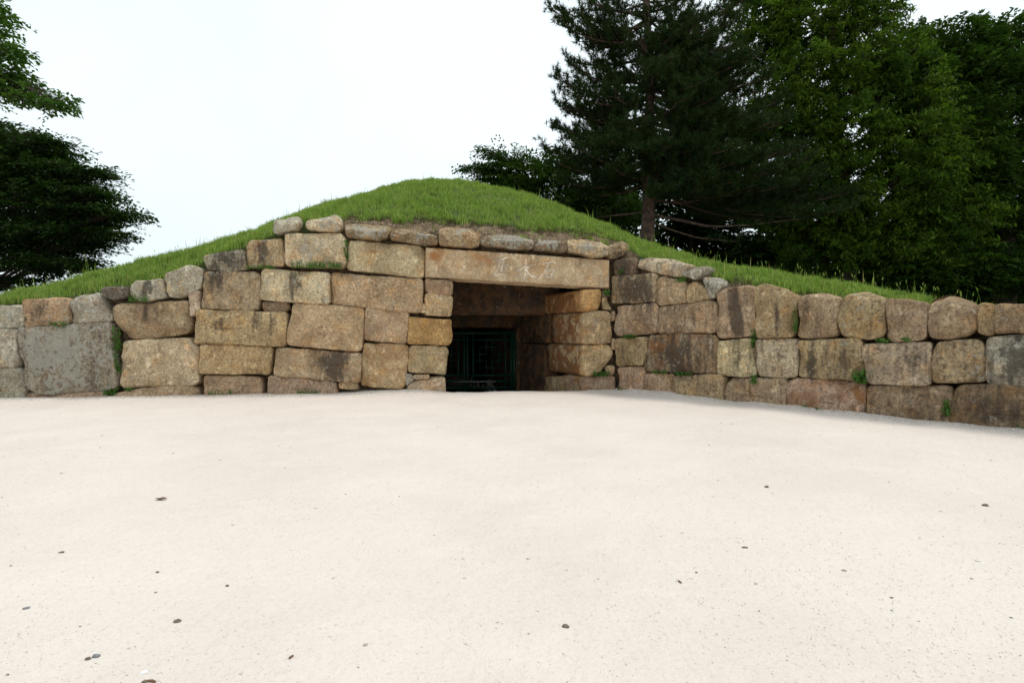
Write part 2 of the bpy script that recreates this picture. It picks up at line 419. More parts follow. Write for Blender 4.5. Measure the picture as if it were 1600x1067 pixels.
# earth face behind the stones: extra rows below
rows_z = [-0.3, 0.3, 1.0, 1.7, 2.2]
FB = 0.34
fx = (ps - CX) / F * (wall_depth(ps) + FB); fy = wall_depth(ps) + FB
top_z = mz.reshape(len(ts), len(ps))[0]
fV, FR = [], len(rows_z)
for k, rz in enumerate(rows_z):
    fr = k / FR
    zz = -0.3 + (top_z + 0.3) * fr
    op = (ps >= 669) & (ps <= 914)
    zz = np.where(op, 2.42 + (top_z - 2.42) * fr, zz)
    fV.append(np.stack([fx, fy, zz], -1))
V = np.concatenate(fV + [np.stack([mx, my, mz], -1)])
nr, nc = FR + len(ts), len(ps)
idx = np.arange(nr * nc).reshape(nr, nc)
quads = np.stack([idx[:-1, :-1], idx[:-1, 1:], idx[1:, 1:], idx[1:, :-1]], -1).reshape(-1, 4)
sm = np.concatenate([np.ones(FR * nc), soil])
mound = mesh_obj('mound', V, quads, M_MOUND, origin=(0, 12, 0), attrs={'soil': np.repeat(sm[:, None], 3, 1)})
tag(mound, 'rounded grassy mound rising behind the stone walls', None, None, 'structure')

# ---------------------------------------------------------------- stones
TONES = {'z': (0.070, 0.055, 0.042), 'q': (0.31, 0.275, 0.205), 't': (0.5, 0.385, 0.245), 'l': (0.56, 0.47, 0.335), 'g': (0.43, 0.405, 0.345), 'b': (0.35, 0.265, 0.175),  # 'z' puts the passage's deep shade into the stone colour
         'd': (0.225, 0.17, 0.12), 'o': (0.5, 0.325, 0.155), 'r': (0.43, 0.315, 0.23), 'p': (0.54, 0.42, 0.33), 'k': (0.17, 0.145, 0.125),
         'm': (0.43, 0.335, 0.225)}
STAINS = []   # (px, py, rx, ry, amount, channel) on the wall faces; channel 0 lichen 1 dark 2 rust

def round_poly(P, r, K):
    n = len(P); out = []
    for i in range(n):
        a, b, c = P[i - 1], P[i], P[(i + 1) % n]
        la, lc = np.linalg.norm(a - b), np.linalg.norm(c - b)
        ra, rc = min(r, 0.45 * la), min(r, 0.45 * lc)
        s, e = b + (a - b) / la * ra, b + (c - b) / lc * rc
        for t in (0, .2, .4, .6, .8, 1): out.append((1 - t) ** 2 * s + 2 * t * (1 - t) * b + t * t * e)
    out = np.array(out + out[:1]); seg = np.linalg.norm(np.diff(out, axis=0), axis=1)
    cum = np.concatenate([[0], np.cumsum(seg)]); q = np.linspace(0, cum[-1], K, endpoint=False)
    return np.stack([np.interp(q, cum, out[:, i]) for i in (0, 1)], -1)

def stone(plane, pts, tone, parent, name='stone', depth=0.45, wear=(0, 0, 0), drop=0.0, r=None, rough=1.0, ext=None,
          proud=None, top=None, world=False, bulge=None):
    """one squared block: rounded outline on the wall plane, pillowed rough face, real depth behind it"""
    uz = np.array(pts if world else [plane.hit(*q) for q in pts], float)
    if drop:
        zc = uz[:, 1].min() + 0.35 * (uz[:, 1].max() - uz[:, 1].min())
        uz[:, 1] = np.where(uz[:, 1] < zc, uz[:, 1] - drop, uz[:, 1])
    area = 0.5 * np.sum(uz[:, 0] * np.roll(uz[:, 1], -1) - np.roll(uz[:, 0], -1) * uz[:, 1])
    if area < 0: uz = uz[::-1]
    lo, hi = uz.min(0), uz.max(0); size = hi - lo; sm_ = size.min()
    if r is None: r = min(0.045, 0.18 * sm_) * rng.uniform(0.7, 1.25)
    per = np.sum(np.linalg.norm(uz - np.roll(uz, 1, 0), axis=1))
    K = int(np.clip(per / 0.028, 28, 132))
    B = round_poly(uz, max(1.2 * r, 0.022), K)
    tan = np.roll(B, -1, 0) - np.roll(B, 1, 0); tan /= np.linalg.norm(tan, axis=1)[:, None]
    nin = np.stack([-tan[:, 1], tan[:, 0]], -1)         # inward (ccw)
    sd_ = rng.uniform(0, 90, 3)
    B3 = np.concatenate([B, np.zeros((K, 1))], 1) + sd_
    wob = 0.014 * rough * vnoise(B3 * 5.5) + 0.008 * rough * vnoise(B3 * 14)
    B = B + nin * (wob * 0.7 - .012)[:, None]
    cen = (B.min(0) + B.max(0)) / 2; hs = (B.max(0) - B.min(0)) / 2
    sp = np.zeros_like(B) + cen
    if hs[0] > hs[1]: sp[:, 0] = np.clip(B[:, 0], cen[0] - (hs[0] - hs[1]), cen[0] + (hs[0] - hs[1]))
    else: sp[:, 1] = np.clip(B[:, 1], cen[1] - (hs[1] - hs[0]), cen[1] + (hs[1] - hs[0]))
    if bulge is None: bulge = rng.uniform(0.0, 0.024) * min(1, sm_ / 0.5)
    if proud is None: proud = rng.uniform(-0.025, 0.025)
    tu, tz = rng.uniform(-0.03, 0.03), rng.uniform(-0.03, 0.05)
    rK = np.clip(r * (1 + 0.75 * vnoise(B3 * 3.7 + 7) + .35 * vnoise(B3 * 11)), .25 * r, 2.2 * r)
    rings, yoff, back = [], [], []
    nb = 2 if ext is None else 7
    for q in np.linspace(1, 0, nb, endpoint=False): rings.append(B + nin * (0.02 if q == 1 else 0.0)); yoff.append(r + q * (depth - r)); back.append(1.0)
    for a in (0, 22, 45, 68, 90):
        rings.append(B + nin * (rK * (1 - math.cos(R(a))))[:, None]); yoff.append(rK * (1 - math.sin(R(a)))); back.append(0.0)
    inner = B + nin * rK[:, None]
    for s in (0.12, 0.25, 0.4, 0.55, 0.7, 0.85, 0.997):
        rings.append(inner + (sp - inner) * s); yoff.append(-bulge * (1 - (1 - s) ** 2)); back.append(0.0)
    UZ = np.concatenate(rings); nR = len(rings)
    y0_ = np.concatenate([np.zeros(K) + q for q in yoff]); y = y0_.copy(); bk = np.repeat(back, K)
    fw = np.clip(1 - (y - r * 0.2) / max(r, 1e-3), 0.15, 1) * (1 - bk)
    N3 = np.stack([UZ[:, 0], UZ[:, 1], y], -1) + sd_
    y = y + fw * rough * (0.026 * vnoise(N3 * 2.6) + 0.018 * vnoise(N3 * 6.5) + 0.011 * vnoise(N3 * 16))
    y = y + (1 - bk) * (tu * (UZ[:, 0] - cen[0]) + tz * (UZ[:, 1] - cen[1])) + proud
    for _ in range(rng.integers(2, 6)):                   # spalled edges and corners
        i = rng.integers(K); wch = rng.uniform(.05, .16) * min(1.3, sm_ / .4)
        el = rng.uniform(.5, 2.2); ddir = tan[i]; du = UZ - B[i]
        dist = np.hypot((du @ ddir) / el, du @ nin[i]) * (1 + .35 * vnoise(N3 * 9))
        y = y + (1 - bk) * rng.uniform(.25, .6) * np.maximum(wch - dist, 0)
    if top is not None:                                   # broken, backward-leaning upper face
        frac, slope = top
        zt = lo[1] + frac * size[1]
        zn = zt + 0.06 * vnoise(np.stack([UZ[:, 0] * 4, 0 * UZ[:, 0], 0 * UZ[:, 0]], -1) + sd_)
        y = y + (1 - bk) * slope * np.maximum(UZ[:, 1] - zn, 0)
    if ext is None:
        W = plane.xyz(UZ[:, 0], UZ[:, 1], y)
    else:
        yf = np.where(bk > 0, r, y); W = plane.xyz(UZ[:, 0], UZ[:, 1], yf)
        W[:, :2] += (np.where(bk > 0, y0_ - r, 0))[:, None] * ext[None, :]
        Ns = W * 3.0 + sd_
        W[:, :2] += ((bk > 0) * 0.03 * vnoise(Ns))[:, None] * plane.d[None, :]
    idx = np.arange(nR * K).reshape(nR, K)
    q = np.stack([idx[:-1], np.roll(idx[:-1], -1, 1), np.roll(idx[1:], -1, 1), idx[1:]], -1).reshape(-1, 4)
    faces = [q, list(idx[-1]), list(idx[0][::-1])]
    tn = np.array(TONES[tone]) * np.array([1.38, 1.33, 1.21]) * rng.uniform(0.88, 1.12) * np.array([1, rng.uniform(0.97, 1.03), rng.uniform(0.93, 1.07)])
    wr = np.zeros((len(W), 3)) + np.array(wear)
    if ext is not None: wr[:, 2] += 3.0 * bk; wr[:, 1] += .35 * bk  # rust stains; the dark share paints recess shade on the passage faces
    sx = CX + W[:, 0] / W[:, 1] * F; sy = HZ - (W[:, 2] - EYE) / W[:, 1] * F
    for (px, py, rx, ry, am, ch) in STAINS:
        wx = vnoise(np.stack([sx / rx * .9, sy / ry * .9, 0 * sx + px], -1)); wy = vnoise(np.stack([sx / rx * .9 + 40, sy / ry * .9, 0 * sx + px], -1))
        d2 = ((sx - px) / rx + .45 * wx) ** 2 + ((sy - py) / ry + .45 * wy) ** 2
        wr[:, ch] += am * np.exp(-1.1 * d2)
    return mesh_obj(name, W, faces, M_STONE, parent, attrs={'tone': np.tile(tn, (len(W), 1)), 'wear': wr},
                    origin=W.mean(0))

STAINS += [(520, 572, 32, 20, 1.5, 1), (1150, 485, 10, 38, 1.6, 1), (985, 452, 15, 24, 1.4, 1), (1012, 452, 8, 24, .9, 1), (972, 416, 9, 16, 1.2, 1),
           (1055, 560, 26, 30, .9, 1), (1040, 545, 30, 24, .8, 2), (1215, 500, 9, 24, .8, 1), (228, 452, 9, 14, 1.2, 1), (227, 487, 5, 16, 1.3, 1), (250, 485, 8, 14, .8, 1),
           (410, 394, 9, 17, 1.3, 1), (356, 403, 14, 12, .7, 1), (340, 438, 20, 20, .8, 1), (458, 443, 10, 22, 1.0, 1), (62, 488, 8, 16, .8, 1), (340, 503, 20, 12, .7, 1),
           (400, 508, 12, 22, .8, 1), (424, 505, 6, 20, .7, 1), (480, 385, 8, 18, .6, 0), (580, 390, 8, 14, 1.2, 2), (680, 395, 10, 14, 1.3, 2), (905, 412, 6, 10, .8, 1), (755, 408, 22, 14, .6, 2),
           (1180, 560, 5, 20, .4, 1), (1268, 560, 5, 26, 1.2, 1), (1317, 560, 6, 24, .7, 1), (1585, 560, 22, 32, 1.0, 1), (1262, 490, 8, 26, .6, 1), (1430, 565, 18, 24, .5, 1),
           (1218, 555, 10, 16, .5, 1), (1150, 560, 12, 14, .5, 1), (100, 555, 60, 40, .9, 0), (1560, 640, 60, 30, .6, 1), (1340, 490, 16, 22, .35, 0), (660, 370, 20, 8, .7, 0), (800, 375, 30, 9, 1.3, 0),
           (860, 382, 18, 7, 1.2, 0), (918, 386, 24, 9, .9, 0), (575, 360, 26, 9, 1.0, 0), (510, 345, 20, 10, .8, 0), (720, 362, 20, 7, .6, 0), (1060, 414, 20, 9, .5, 0), (1325, 620, 20, 18, .5, 2)]

base_at = lambda pl, px: tuple(pl.xyz(pl.hit(px, 600)[0], 0.0))
wall = empty('retaining_wall', base_at(FAC, 330), 'tall tan granite block wall with one big lichen-spotted grey block', 'stone wall')
wing = empty('wing_wall', base_at(WING, 1300), 'angled wing wall of weathered brown granite blocks with dark streaks', 'stone wall')
door = empty('stone_doorway', base_at(FAC, 810), 'dark stone doorway under a long lintel carved with three characters', 'doorway')

N = None
LEFT = [  # outline in photo pixels, tone, wear (lichen, dark, rust), options
 ([(-27,477),(33,477),(34,511),(-27,513)], 'g', (.4,.3,0), {}),
 ([(-32,515),(27,515),(28,573),(-32,574)], 'g', (.3,.4,0), {}),
 ([(-32,575),(31,575),(39,589),(38,620),(33,626),(-32,627)], 'g', (.35,.3,0), {'drop': .15}),
 ([(35,469),(98,465),(105,471),(104,507),(98,510),(38,512)], 't', (.2,.3,.4), {}),
 ([(107,469),(118,461),(144,457),(157,464),(172,494),(171,502),(108,504)], 'g', (.2,.2,.2), {'top': (.7, .5)}),
 ([(31,513),(172,503),(174,530),(181,579),(181,605),(164,610),(61,617),(46,607),(38,579),(30,526)], 'q', (.55,.5,0), {'proud': -.03}),
 ([(154,452),(161,448),(200,449),(198,462),(174,469),(157,461)], 'k', (.1,.5,0), {}),
 ([(201,441),(252,436),(256,466),(216,471),(203,461)], 'g', (.4,.3,0), {}),
 ([(257,428),(295,413),(315,420),(312,449),(276,466),(259,462)], 'g', (.35,.1,.2), {}),
 ([(173,479),(184,475),(292,469),(296,513),(289,521),(236,530),(200,528),(187,516),(174,497)], 'm', (.1,.2,.3), {'bulge': .05, 'r': .07}),
 ([(190,533),(295,528),(298,536),(309,541),(308,598),(302,602),(189,607),(185,595)], 'l', (.15,.1,.1), {}),
 ([(295,457),(310,454),(309,487),(297,494)], 'p', (0,0,0), {'proud': .02}),
 ([(43,616),(164,612),(172,626),(43,628)], 'r', (0,.1,0), {'drop': .15}),
 ([(174,617),(210,608),(295,603),(307,610),(307,620),(174,624)], 'r', (0,.1,0), {'drop': .15}),
 ([(317,400),(376,389),(385,421),(360,424),(323,421)], 'g', (.3,.7,0), {}),
 ([(384,383),(390,376),(439,372),(444,410),(439,415),(387,418)], 't', (.4,.4,0), {}),
 ([(446,365),(532,365),(539,373),(540,413),(535,418),(449,416),(446,412)], 'l', (.35,.1,.1), {}),
 ([(544,375),(656,384),(664,391),(662,431),(658,434),(544,421),(541,418)], 'l', (0,.05,.3), {}),
 ([(318,424),(398,425),(405,432),(403,483),(396,485),(315,482),(313,477)], 'm', (.35,.45,.1), {}),
 ([(407,427),(414,420),(514,427),(514,472),(508,475),(407,468),(406,464)], 'l', (.35,.2,0), {}),
 ([(517,426),(661,437),(659,486),(653,489),(519,475),(516,471)], 't', (0,.05,.15), {}),
 ([(409,472),(446,471),(451,482),(443,486),(411,485)], 'd', (0,.2,.2), {'proud': .03}),
 ([(304,486),(315,484),(447,488),(447,537),(441,541),(304,536)], 't', (.15,.3,.1), {}),
 ([(457,472),(567,482),(569,486),(565,545),(560,549),(452,539),(449,534)], 't', (.05,.05,.15), {'bulge': .05}),
 ([(571,482),(635,486),(639,491),(635,534),(632,537),(568,531)], 't', (.05,.05,.15), {}),
 ([(312,538),(423,542),(424,547),(420,585),(313,584),(311,580)], 't', (0,.1,.35), {}),
 ([(430,543),(564,552),(565,558),(562,596),(557,598),(428,587),(427,582)], 'm', (0,.1,.4), {}),
 ([(568,536),(634,539),(638,544),(632,603),(627,608),(564,603),(563,598)], 't', (0,0,.5), {}),
 ([(317,587),(403,590),(408,598),(406,617),(317,617)], 'r', (0,.1,0), {'drop': .15}),
 ([(419,588),(525,596),(527,614),(417,615)], 'r', (0,.1,0), {'drop': .15}),
 ([(529,598),(557,598),(559,606),(530,605)], 't', (0,.1,0), {'drop': .03}),
 # door side of the wall
 ([(666,435),(708,440),(707,461),(666,456)], 'r', (0,.1,.2), {'ext': 3.4}),
 ([(665,458),(705,462),(707,467),(705,494),(666,492)], 't', (0,.1,.1), {'ext': 3.4}),
 ([(657,474),(664,475),(664,488),(657,488)], 'l', (0,0,0), {}),
 ([(639,495),(705,500),(706,534),(701,540),(638,537)], 'o', (0,.05,.3), {'ext': 3.4}),
 ([(639,545),(644,541),(696,542),(700,548),(696,585),(638,581)], 'm', (0,.1,.2), {'ext': 3.4}),
 ([(647,587),(669,586),(670,591),(648,592)], 't', (0,.1,0), {}),
 ([(633,585),(644,585),(646,593),(635,603)], 'g', (0,.1,0), {}),
 ([(638,602),(656,593),(695,589),(698,612),(636,612)], 'p', (0,0,0), {'ext': 3.4, 'drop': .7}),
]
for pts, tone, wr, o in LEFT:
    kw = dict(o); tgt = wall
    if 'ext' in kw:
        kw['depth'] = kw.pop('ext'); kw['ext'] = EXT; tgt = door; kw.setdefault('proud', 0.0)
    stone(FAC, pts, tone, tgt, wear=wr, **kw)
CAPS = [
 ([(427,350),(436,343),(466,338),(470,346),(464,358),(430,364)], 'g', (.4,.2,0)),
 ([(481,346),(526,336),(532,341),(531,359),(524,363),(481,359)], 'l', (.3,.1,.1)),
 ([(540,352),(544,349),(599,352),(613,358),(604,372),(591,375),(542,370)], 'b', (.3,.5,0)),
 ([(613,358),(644,357),(655,361),(683,369),(683,382),(662,383),(610,374)], 'b', (.2,.5,0)),
 ([(686,359),(700,354),(737,358),(751,367),(749,384),(730,387),(687,384)], 'm', (.25,.35,.2)),
 ([(752,371),(766,367),(809,369),(832,376),(831,389),(820,391),(751,382)], 'b', (.3,.6,0)),
 ([(834,374),(846,373),(880,380),(884,387),(882,395),(833,391)], 'd', (.3,.6,0)),
 ([(887,376),(895,374),(940,378),(949,386),(949,401),(925,402),(887,393)], 'm', (.3,.4,0)),
 ([(951,386),(974,376),(984,384),(974,399),(955,404),(950,401)], 'b', (.2,.5,0)),
]
for i, (pts, tone, wr) in enumerate(CAPS):
    stone(FAC, pts, tone, wall if i < 4 else door, name='capstone', wear=wr, depth=0.5, proud=-0.10 + rng.uniform(-.02, .02), top=(.55, .8), rough=1.7, r=.03)
RIGHTJ = [
 ([(909,453),(938,453),(940,458),(938,480),(932,485),(909,487)], 'o', (0,.1,.3), 3.1, 0),
 ([(910,489),(951,486),(956,492),(956,534),(950,537),(911,538)], 't', (.25,.15,.2), 1.45, 0),
 ([(911,540),(954,539),(959,549),(957,560),(938,581),(920,588),(912,586)], 't', (.25,.15,.2), 1.7, 0),
 ([(911,590),(962,588),(963,610),(912,612)], 'r', (0,.1,.1), 0.9, .7),
]
for pts, tone, wr, dp, dr in RIGHTJ:
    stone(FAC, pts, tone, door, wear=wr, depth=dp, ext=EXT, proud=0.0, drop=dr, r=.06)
for pts, tone in [([(948,573),(962,572),(961,585),(953,587)], 'm'), ([(942,467),(948,464),(956,484),(944,483)], 't'), ([(957,488),(961,486),(962,500),(957,502)], 'b'),
                  ([(958,530),(961,529),(962,545),(958,546)], 'm'), ([(942,455),(952,454),(952,463),(943,465)], 'd')]:
    stone(FAC, pts, tone, door, depth=0.3, proud=0.03)
# inner passage blocks on the side wall seen through the door
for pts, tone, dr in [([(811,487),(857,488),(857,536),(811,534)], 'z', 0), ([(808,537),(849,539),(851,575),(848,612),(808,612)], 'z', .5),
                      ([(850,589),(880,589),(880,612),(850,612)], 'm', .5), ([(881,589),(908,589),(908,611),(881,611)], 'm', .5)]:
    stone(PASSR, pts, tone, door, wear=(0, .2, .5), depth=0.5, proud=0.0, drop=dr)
# beams over the passage, inner jambs
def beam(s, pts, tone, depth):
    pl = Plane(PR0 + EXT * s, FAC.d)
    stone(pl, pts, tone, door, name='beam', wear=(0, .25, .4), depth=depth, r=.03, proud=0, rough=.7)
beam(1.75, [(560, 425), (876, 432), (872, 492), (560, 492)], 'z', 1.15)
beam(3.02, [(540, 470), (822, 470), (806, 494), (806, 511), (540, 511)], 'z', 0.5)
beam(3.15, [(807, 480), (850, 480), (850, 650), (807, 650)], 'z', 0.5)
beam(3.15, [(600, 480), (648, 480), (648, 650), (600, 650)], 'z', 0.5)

def box8(name, base, axes, mat, parent, tone=None):
    """axes: three (lo, hi, vector) spans from base"""
    V = []
    for a in (0, 1):
        for b in (0, 1):
            for c in (0, 1):
                V.append(np.array(base, float) + axes[0][a] * np.array(axes[0][2]) + axes[1][b] * np.array(axes[1][2]) + axes[2][c] * np.array(axes[2][2]))
    f = np.array([(0, 1, 3, 2), (4, 6, 7, 5), (0, 4, 5, 1), (2, 3, 7, 6), (0, 2, 6, 4), (1, 5, 7, 3)])
    at = {'tone': np.tile(np.array(TONES[tone]), (8, 1)), 'wear': np.tile(np.array((0, .2, .4)), (8, 1))} if tone else None
    return mesh_obj(name, np.array(V), f, mat, parent, smooth=False, attrs=at)
D3, E3, Z3 = (*FAC.d, 0), (*EXT, 0), (0, 0, 1)
mid = (PR0 + PL0) / 2
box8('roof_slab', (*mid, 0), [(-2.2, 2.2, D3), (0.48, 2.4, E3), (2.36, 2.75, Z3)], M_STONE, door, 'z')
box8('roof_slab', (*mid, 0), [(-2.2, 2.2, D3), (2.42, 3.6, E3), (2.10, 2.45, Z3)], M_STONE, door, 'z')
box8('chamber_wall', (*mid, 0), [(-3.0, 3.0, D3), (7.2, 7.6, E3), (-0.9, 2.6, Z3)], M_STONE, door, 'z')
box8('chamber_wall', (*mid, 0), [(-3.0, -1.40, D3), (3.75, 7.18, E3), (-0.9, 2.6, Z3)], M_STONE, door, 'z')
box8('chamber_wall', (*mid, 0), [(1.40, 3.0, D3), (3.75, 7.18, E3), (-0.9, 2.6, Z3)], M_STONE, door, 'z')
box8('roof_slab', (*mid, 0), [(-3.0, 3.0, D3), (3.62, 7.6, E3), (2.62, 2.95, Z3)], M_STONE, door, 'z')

W_P = float((PR0 - PL0) @ FAC.d)
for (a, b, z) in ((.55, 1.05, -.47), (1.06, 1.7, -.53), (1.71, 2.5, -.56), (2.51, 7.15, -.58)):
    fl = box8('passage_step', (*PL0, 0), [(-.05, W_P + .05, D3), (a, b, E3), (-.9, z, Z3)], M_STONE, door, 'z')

# lintel: finely gridded face so the three characters are cut into it
def glyph_strokes():
    c = lambda L: [(760 + x / 11.43, 380 + y / 11.43) for x, y in L]
    S = [ # (points, width in crop px)
     ([(262,190),(298,232)], 26), ([(165,318),(285,282),(395,248)], 30), ([(255,300),(205,440),(110,615)], 24), ([(312,290),(285,410),(270,500)], 20),
     ([(255,345),(365,322)], 20), ([(240,410),(262,500)], 18), ([(255,405),(370,378),(392,405),(335,485)], 22), ([(262,452),(365,432)], 16), ([(262,502),(345,486)], 16),
     ([(165,570),(250,556),(385,556)], 30),
     ([(712,255),(706,400),(692,560),(675,640),(625,590)], 26), ([(618,352),(668,378)], 26), ([(532,480),(570,486),(685,420)], 26), ([(655,500),(600,575),(540,602)], 22),
     ([(722,432),(822,376)], 28), ([(692,440),(755,535),(808,588),(888,592)], 34),
     ([(1002,362),(1100,352),(1190,324),(1228,346)], 30), ([(1112,372),(1040,515),(932,648)], 26), ([(1052,500),(1072,600)], 20), ([(1082,495),(1155,450),(1215,488),(1160,572)], 26),
     ([(1068,600),(1190,602)], 28)]
    return [(c(p), w / 11.43) for p, w in S]
def build_lintel():
    cor = np.array([(665, 386), (952.5, 406), (952.5, 451), (664, 433.5)], float)   # tl tr br bl
    NU, NV = 560, 92
    def axis(n, e, L, r):            # finer samples near the edges
        return np.unique(np.concatenate([np.linspace(0, 1, n), np.linspace(0, r / L, e), 1 - np.linspace(0, r / L, e)]))
    a, b = axis(NU, 6, 3.6, .05), axis(NV, 6, .55, .05)
    Aa, Bb = np.meshgrid(a, b)
    px = (1 - Bb) * ((1 - Aa) * cor[0, 0] + Aa * cor[1, 0]) + Bb * ((1 - Aa) * cor[3, 0] + Aa * cor[2, 0])
    py = (1 - Bb) * ((1 - Aa) * cor[0, 1] + Aa * cor[1, 1]) + Bb * ((1 - Aa) * cor[3, 1] + Aa * cor[2, 1])
    u, z = FAC.hit(px.ravel(), py.ravel())
    P3 = np.stack([u, z, 0 * u], -1)
    dv = np.minimum(Bb, 1 - Bb).ravel() * 0.58; du = np.minimum(Aa, 1 - Aa).ravel() * 3.7
    edge = Bb.ravel() < .5
    wob = 0.010 * vnoise(P3 * 6 + 31) + 0.006 * vnoise(P3 * 17)
    z = z + np.where(edge, -1, 1) * np.abs(wob) * np.exp(-dv / .06)
    r = 0.04
    rv = np.clip(1 - dv / r, 0, 1); ru = np.clip(1 - du / r, 0, 1); q = np.clip(np.sqrt(rv ** 2 + ru ** 2), 0, 1)
    y = r * (1 - np.sqrt(1 - q ** 2 * .999))
    y += (0.012 * vnoise(P3 * 2.5 + 8) + 0.006 * vnoise(P3 * 7) + 0.003 * vnoise(P3 * 16)) * (1 - q * .6)
    X, Yp = px.ravel(), py.ravel()
    cut = np.zeros_like(X)
    for pts, w in glyph_strokes():
        for (x0, y0), (x1, y1) in zip(pts[:-1], pts[1:]):
            L2 = (x1 - x0) ** 2 + (y1 - y0) ** 2
            t = np.clip(((X - x0) * (x1 - x0) + (Yp - y0) * (y1 - y0)) / L2, 0, 1)
            d = np.hypot(X - x0 - t * (x1 - x0), Yp - y0 - t * (y1 - y0))
            cut = np.maximum(cut, np.clip(1 - d / (w * 0.80), 0, 1))
    y = y + 0.034 * np.minimum(cut * 2.0, 1)
    W = FAC.xyz(u, z, y - 0.01)
    nv, nu = Aa.shape; idx = np.arange(nv * nu).reshape(nv, nu)
    quads = [np.stack([idx[:-1, :-1], idx[1:, :-1], idx[1:, 1:], idx[:-1, 1:]], -1).reshape(-1, 4)]
    rim = np.concatenate([idx[0, :], idx[1:, -1], idx[-1, -2::-1], idx[-2:0:-1, 0]])
    Wb = W[rim].copy(); Wb[:, :2] += FAC.n * 0.5
    bi = len(W) + np.arange(len(rim))
    quads.append(np.stack([rim, np.roll(rim, -1), np.roll(bi, -1), bi], -1))
    W = np.concatenate([W, Wb]); quads.append(list(bi[::-1]))
    wr = np.zeros((len(W), 3)) + np.array((0, .12, .3))
    sx = CX + W[:, 0] / W[:, 1] * F; sy = HZ - (W[:, 2] - EYE) / W[:, 1] * F
    for (qx, qy, rx, ry, am, ch) in STAINS: wr[:, ch] += am * np.exp(-((sx - qx) / rx) ** 2 - ((sy - qy) / ry) ** 2)
    tn = np.tile(np.array((0.57, 0.44, 0.28)), (len(W), 1)); ct = np.zeros(len(W)); ct[:len(cut)] = np.clip(cut * 2.2, 0, 1)
    tn = tn * (1 - ct[:, None]) + np.array((0.84, 0.74, 0.59)) * ct[:, None]; wr *= (1 - .8 * ct[:, None])      # paler fresh stone inside the cuts
    o = mesh_obj('lintel', W, quads, M_LINTEL, door, attrs={'tone': tn, 'wear': wr}, origin=W.mean(0))
    o['label'] = 'long tan stone lintel with three carved characters'
build_lintel()

